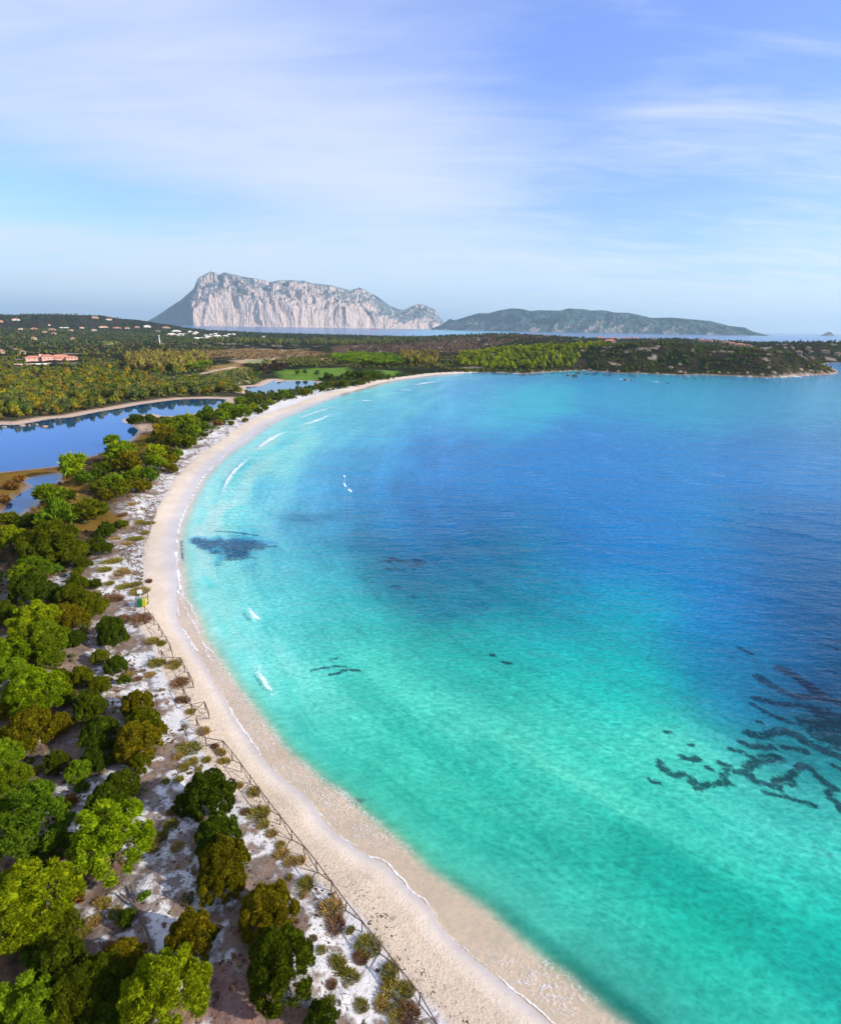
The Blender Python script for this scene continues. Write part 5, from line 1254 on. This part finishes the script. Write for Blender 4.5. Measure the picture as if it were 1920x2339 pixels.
# mast, boat, buoys
b = hit(365, 785); k = pxm(b)
mast = link('mast', None, loc=b); tag(mast, 'slender white mast standing over the trees left of the white village', 'mast')
link('pole', mesh_np('pole', *tube([(0, 0, 0), (0, 0, 17 * k)], [.9, .5], 8), M_BOUY), mast)
link('antenna', mesh_np('antenna', *bx(0, 0, 16.0 * k, 2.4, 2.4, 1.6 * k), M_METAL), mast)
p = RD(854.0, 745.0, 8300.0)
boat = link('boat', None, loc=(p[0], p[1], 0.3), rot=.1); tag(boat, 'small red and white ship on the sea before the limestone mountain', 'boat')
Vh = np.array([(-45, -8, -2), (40, -8, -2), (52, 0, -2), (40, 8, -2), (-45, 8, -2), (-46, -9, 9), (42, -9, 9), (60, 0, 12), (42, 9, 9), (-46, 9, 9)], float)
Fh = []
for i in range(5): Fh += [(i, (i+1) % 5, (i+1) % 5 + 5), (i, (i+1) % 5 + 5, i + 5)]
Fh += [(5,6,7),(5,7,8),(5,8,9),(0,2,1),(0,3,2),(0,4,3)]
link('hull', mesh_np('hull', Vh, np.array(Fh), M_RED), boat)
link('cabin', mesh_np('cabin', *bx(-20, 0, 9.02, 34, 12, 14), M_WHITE), boat)
link('funnel', mesh_np('funnel', *bx(-28, 0, 23.05, 6, 5, 7), M_METAL), boat)
BU = [(785.5,1088),(785.5,1106),(788,1110),(796,1119),(800.5,1122)]
vs, fs = IC2
for i, (px, py) in enumerate(BU):
    p = G(px, py, .2); parts = [(vs * [.3, .3, .26], fs), tube([(0, 0, .15), (0, 0, .5)], [.1, .07], 6)]
    o = link('buoy', mesh_np('buoy', *join(parts), M_BOUY), loc=(p[0], p[1], .18))
    tag(o, 'small white mooring buoy, %s from the top of the curved row in the bay' % ordw(i), 'buoy', 'white buoys in the bay')

# ------------------------------------------------------------------ rocks
def rock_mesh(seed, sub=2):
    r = np.random.default_rng(seed); V = IC2[0].copy() if sub == 2 else ico(3)[0]; F = IC2[1] if sub == 2 else ico(3)[1]
    for _ in range(9):
        n = unit(r.normal(size=3)); d = r.uniform(.55, .9); k = V @ n - d; V = V - np.clip(k, 0, None)[:, None] * n
    V = V * (1 + (r.random((len(V), 1)) - .5) * .12)
    return V, F
RM = [mesh_np('rock', *rock_mesh(s), M_ROCK) for s in range(4)]
RMD = [mesh_np('rock', *rock_mesh(s + 9), M_ROCKD) for s in range(4)]
LR = [(10,975,14),(24,968,10),(42,963,10),(55,960,9),(70,960,18),(52,972,16),(66,972,10),(83,970,10),(103,974,15),(134,955,8),(275,944,6),(216,957,5),(178,948,6),(428,981,16)]
for i, (px, py, w) in enumerate(sorted(LR)):
    p = G(px, py, .4); s = w * pxm(p) / 2
    if px == 428: p = on_ground(px, py)
    o = link('boulder', RM[i % 4], loc=(p[0], p[1], .3 if px != 428 else p[2]), rot=random.random() * 6, scale=(s, s * .8, s * random.uniform(.5, .8)))
    tag(o, 'pale boulder, %s from the left at the far lagoon shore' % ordw(i) if px != 428 else 'pale rounded boulder among the bushes between lagoon and beach', 'boulder', 'boulders at the lagoon shore')
SR_ = [(1312,857,20,1),(1296,856,12,1),(1322,851,12,1),(1335,853,8,1),(1428,866,13,1),(1440,867,8,1),(1525,874,7,1),(1288,850,8,0),(1345,849,9,0),(1410,851,9,0),(1455,852,10,0),(1500,854,10,0),(1552,853,14,0),(1563,855,10,0),(1530,841,16,0),(1640,856,10,0),(1660,857,9,0),(1705,858,10,0),(1738,857,14,0),(1765,857,16,0),(1790,858,14,0),(1803,857,10,0),(1826,853,14,0),(1850,852,14,0),(1872,852,16,0),(1890,851,12,0),(1905,850,10,0),(1240,849,10,0),(1215,851,8,0),(1180,850,8,0),(1260,850,8,0),(1385,850,8,0),(1590,856,8,0),(1615,856,9,0),(1685,858,9,0)]
cA = [0, 0]
for i, (px, py, w, sea) in enumerate(sorted(SR_)):
    p = G(px, py, .6) if sea else hit(px, py); s = w * pxm(p) / 2
    o = link('sea_rock', (RMD if sea else RM)[i % 4], loc=(p[0], p[1], .0 if sea else p[2]), rot=random.random() * 6, scale=(s, s * .8, s * (.45 if sea else .7)))
    tag(o, ('dark wet rock, %s from the left of those standing in the bay' if sea else 'reddish shore rock, %s from the left along the headland') % ordw(cA[sea]), 'rock', 'rocks in the bay' if sea else 'rocks along the headland shore'); cA[sea] += 1

# ------------------------------------------------------------------ rail fence
FRUNS = [
 ([(998,2339),(978,2296),(945,2252),(889,2182),(845,2127),(822,2098),(777,2042),(732,1980),(683,1918),(625,1845),(587,1795),(560,1757),(538,1728),(505,1686),(469,1685)], 'long rail fence running along the lower beach to the bottom edge'),
 ([(469,1685),(457,1660),(445,1635),(476,1624),(465,1598),(437,1609)], 'rail fence corner enclosing a grass clump above the long fence'),
 ([(437,1609),(427,1590),(416,1567),(442,1557),(426,1528),(410,1500),(379,1503),(368,1486)], 'zigzag rail fence below the gap under the bins'),
 ([(392,1486),(386,1466),(374,1448),(358,1420),(340,1398),(329,1385)], 'rail fence curving down from the two bins'),
 ([(308,1367),(337,1364),(336,1346),(326,1338),(318,1320),(298,1319)], 'rail fence bending round the grass just above the bins'),
 ([(310,1291),(292,1277)], 'short single rail above the bent fence'),
 ([(292,1277),(300,1248),(324,1238),(335,1224),(342,1203),(347,1180),(357,1163),(345,1142),(316,1142)], 'pale rail fence bending round the grass at the top of the white dunes'),
]
PV, PF = tube([(0, 0, -.3), (0, 0, 1.12)], [.055, .05], 6); POST = mesh_np('post', PV, PF, M_WOOD)
RV, RF = tube([(0, 0, 0), (0, .5, 0.0), (0, 1, 0)], [.04, .043, .04], 6); RAIL = mesh_np('rail', RV, RF, M_WOOD)
def rail_at(a, b, parent, name='rail', th=1.0):
    a = Vector(a); b = Vector(b); d = b - a
    o = link(name, RAIL, parent, loc=a, scale=(th, d.length, th))
    o.rotation_mode = 'QUATERNION'; o.rotation_quaternion = Vector((0, 1, 0)).rotation_difference(d)
    return o
for pts, lab in FRUNS:
    P = np.array([on_ground(px, py, 1.1) for px, py in pts])
    L = np.concatenate([[0], np.cumsum(np.linalg.norm(np.diff(P[:, :2], axis=0), axis=1))])
    n = max(1, round(L[-1] / 2.0)); q = sorted(set(list(np.linspace(0, L[-1], n + 1)) ))
    X_ = np.interp(q, L, P[:, 0]); Y_ = np.interp(q, L, P[:, 1]); Z_ = height(X_, Y_)
    root = link('rail_fence', None, loc=(X_[0], Y_[0], Z_[0])); tag(root, lab, 'fence')
    o0 = np.array([X_[0], Y_[0], Z_[0]])
    Q = np.stack([X_, Y_, Z_], 1) - o0
    for i, p in enumerate(Q):
        o = link('post', POST, root, loc=p, rot=(random.gauss(0, .04), random.gauss(0, .04), 0))
        if i < len(Q) - 1:
            r_ = Q[i + 1]
            rail_at(p + [0, 0, 1.08], r_ + [0, 0, 1.08 + random.gauss(0, .02)], root, 'rail')
            rail_at(p + [0, 0, .08 if i % 2 else 1.0], r_ + [0, 0, 1.0 if i % 2 else .08], root, 'brace', .8)
# fallen forked rail in the lower foreground
p0, p1, p2, p3 = [on_ground(*p, .25) for p in ((357, 2190), (312, 2072), (297, 2022), (273, 2040))]
root = link('fallen_rail', None, loc=p0); tag(root, 'long dark forked pole lying across the white sand above the foreground pine', 'fallen branch')
def rl(a, b, r0, r1):
    a = np.asarray(a) - p0 + [0, 0, .2]; b = np.asarray(b) - p0 + [0, 0, .2]
    m_ = (a + b) / 2 + [0.1, -.05, .12]
    link('limb', mesh_np('limb', *tube([a, m_, b], [r0, (r0 + r1) / 2, r1], 7), M_WOOD), root)
rl(p0, p1, .10, .09); rl(p1, p2, .09, .04); rl(p1, p3, .08, .05)
p4, p5 = on_ground(318, 2055, .1), on_ground(300, 2054, .1); rl(p4, p5, .05, .04)
# bins and sign post
for px, py, m_, nm, lab in ((321.5, 1385, M_GREEN, 'green', 'green wheeled rubbish bin by the fence on the white dunes'), (329.5, 1384, M_YEL, 'yellow', 'yellow wheeled rubbish bin right of the green one by the fence')):
    p = on_ground(px, py, 0)
    root = link('wheelie_bin', None, loc=p, rot=.2); tag(root, lab, 'bin')
    k = np.array([[.30, .34, 0], [.36, .42, 1.0]])
    V = []; 
    for z_, a_, b_ in ((.05, .30, .33), (1.05, .38, .43)): V += [(-a_, -b_, z_), (a_, -b_, z_), (a_, b_, z_), (-a_, b_, z_)]
    F = [(0,1,5),(0,5,4),(1,2,6),(1,6,5),(2,3,7),(2,7,6),(3,0,4),(3,4,7),(0,2,1),(0,3,2),(4,5,6),(4,6,7)]
    link('body', mesh_np('body', np.array(V) * 1.0, np.array(F), m_), root)
    lv, lf = join([bx(0, 0, 1.06, .84, .94, .06), bx(0, .05, 1.123, .6, .6, .05)]); link('lid', mesh_np('lid', lv, lf, m_), root)
    for sx in (-.36, .36): link('wheel', mesh_np('wheel', *tube([(sx - .04, .42, .13), (sx + .04, .42, .13)], [.13, .13], 10), M_BLACK), root)
p = on_ground(323, 1378, 0)
sg = link('sign_post', None, loc=p, rot=.3); tag(sg, 'thin pale sign post standing just behind the two bins', 'sign')
link('pole', mesh_np('pole', *tube([(0, 0, -.2), (0, 0, 2.4)], [.05, .05], 6), M_METAL), sg)
link('board', mesh_np('board', *bx(0, -.07, 1.7, .7, .04, .6), M_METAL), sg)
# driftwood along the upper beach and dark sea wrack flakes (uncountable)
DW = [(395,1085),(408,1070),(420,1052),(378,1098),(365,1113),(440,1040),(462,1015),(478,1000),(500,985),(520,977),(350,1125),(388,1096),(452,1027),(430,1060),(545,965),(565,952),(470,1010),(590,944)]
for i, (px, py) in enumerate(DW):
    p = on_ground(px, py, .1); L_ = random.uniform(1.6, 3.2); a_ = random.uniform(.3, 1.5)
    dxy = np.array([math.cos(a_), math.sin(a_), 0]) * L_
    parts = [tube([-dxy / 2, [0, 0, .15], dxy / 2 + [0, 0, .1]], [.09, .08, .03], 6), tube([[0, 0, .12], np.array([dxy[1], -dxy[0], .5]) * .25], [.05, .02], 5)]
    o = link('driftwood', mesh_np('driftwood', *join(parts), simple_mat('driftwood', (.33, .25, .2), .9, .2) if i == 0 else bpy.data.materials['driftwood']), loc=p + [0, 0, .05])
    tag(o, 'bleached driftwood branch at the top of the upper beach', 'driftwood', 'driftwood along the upper beach')
n = 5200
ax = rr.random(n * 12) * 110 - 40; ay = rr.random(n * 12) * 110 + 18
z, dl, _a, _b = height(ax, ay, full=True); dl = dl * beach_k(np.hypot(ax, ay))
cl = vnoise(ax / 2.2, ay / 2.2) * .6 + vnoise(ax / .8, ay / .8) * .5
pr = (np.exp(-((dl - 9.5 + 3 * (vnoise(ax / 9, ay / 9) - .5)) / 1.7) ** 2) * 1.0 * (.25 + np.exp(-((ax - 14) / 12) ** 2 - ((ay - 24) / 14) ** 2)) + .25 * (dl > 16) * (dl < 45)) * smooth(.52, .8, cl)
k = rr.random(len(ax)) < pr * .8
ax, ay, z = ax[k][:n], ay[k][:n], z[k][:n]; m_ = len(ax)
a_ = rr.random(m_) * 6.28; L_ = .06 + .22 * rr.random(m_) ** 2; d = np.stack([np.cos(a_), np.sin(a_), rr.random(m_) * .3], 1) * L_[:, None]; s_ = np.stack([-np.sin(a_), np.cos(a_), np.zeros(m_)], 1) * (.03 + .05 * rr.random((m_, 1)))
c0 = np.stack([ax, ay, z + .03], 1)
V = np.stack([c0 - d, c0 + s_ + [0, 0, .05], c0 + d, c0 - s_ + [0, 0, .02]], 1).reshape(-1, 3); o_ = np.arange(m_)[:, None] * 4
me = mesh_np('beach_wrack', V, np.concatenate([o_ + [0, 1, 2], o_ + [0, 2, 3]]), simple_mat('dried_seaweed', (.075, .05, .04), .9, .5, 2))
tag(link('beach_wrack', me), 'scattered dark dried seaweed and twigs on the sand', 'seaweed', kind='stuff')
bag = Bag()
ax = rr.random(90000) * 110 - 90; ay = rr.random(90000) * 140 + 14
sel = inside(*to_px(np.stack([ax, ay, ay * 0 + 1.6], -1)), [(-20, 1000), (560, 1000), (420, 1140), (360, 1250), (440, 1500), (520, 1690), (1010, 2360), (-20, 2400)])
ax, ay = ax[sel], ay[sel]
z, dl, _a, pn = height(ax, ay, full=True); dl = dl * beach_k(np.hypot(ax, ay))
q = fbm(ax / 3.2 + 11, ay / 3.2, 4, .6) + .25 * (fbm(ax / 1.1, ay / 1.1, 2) - .5)
k = (dl > 11.5) & (dl < 90) & (pn < -3) & (q > .51) & (rr.random(len(ax)) < smooth(.51, .60, q))
DC = [(.20, .12, .075), (.13, .08, .055), (.26, .19, .09), (.16, .15, .05), (.10, .06, .05), (.24, .20, .12)]
for x_, y_, z_ in zip(ax[k][:5200], ay[k][:5200], z[k][:5200]):
    bag.add(MINI['L'][rr.integers(4)], x_, y_, z_ - .03, rr.uniform(.08, .20) + .22 * rr.random() ** 3, DC[rr.integers(6)], rr.uniform(.4, .9))

bag.build('dry_dune_plants', 'low dry brown plants and twigs strewn over the white dune sand', 'dry plants')
print('wrack', m_)
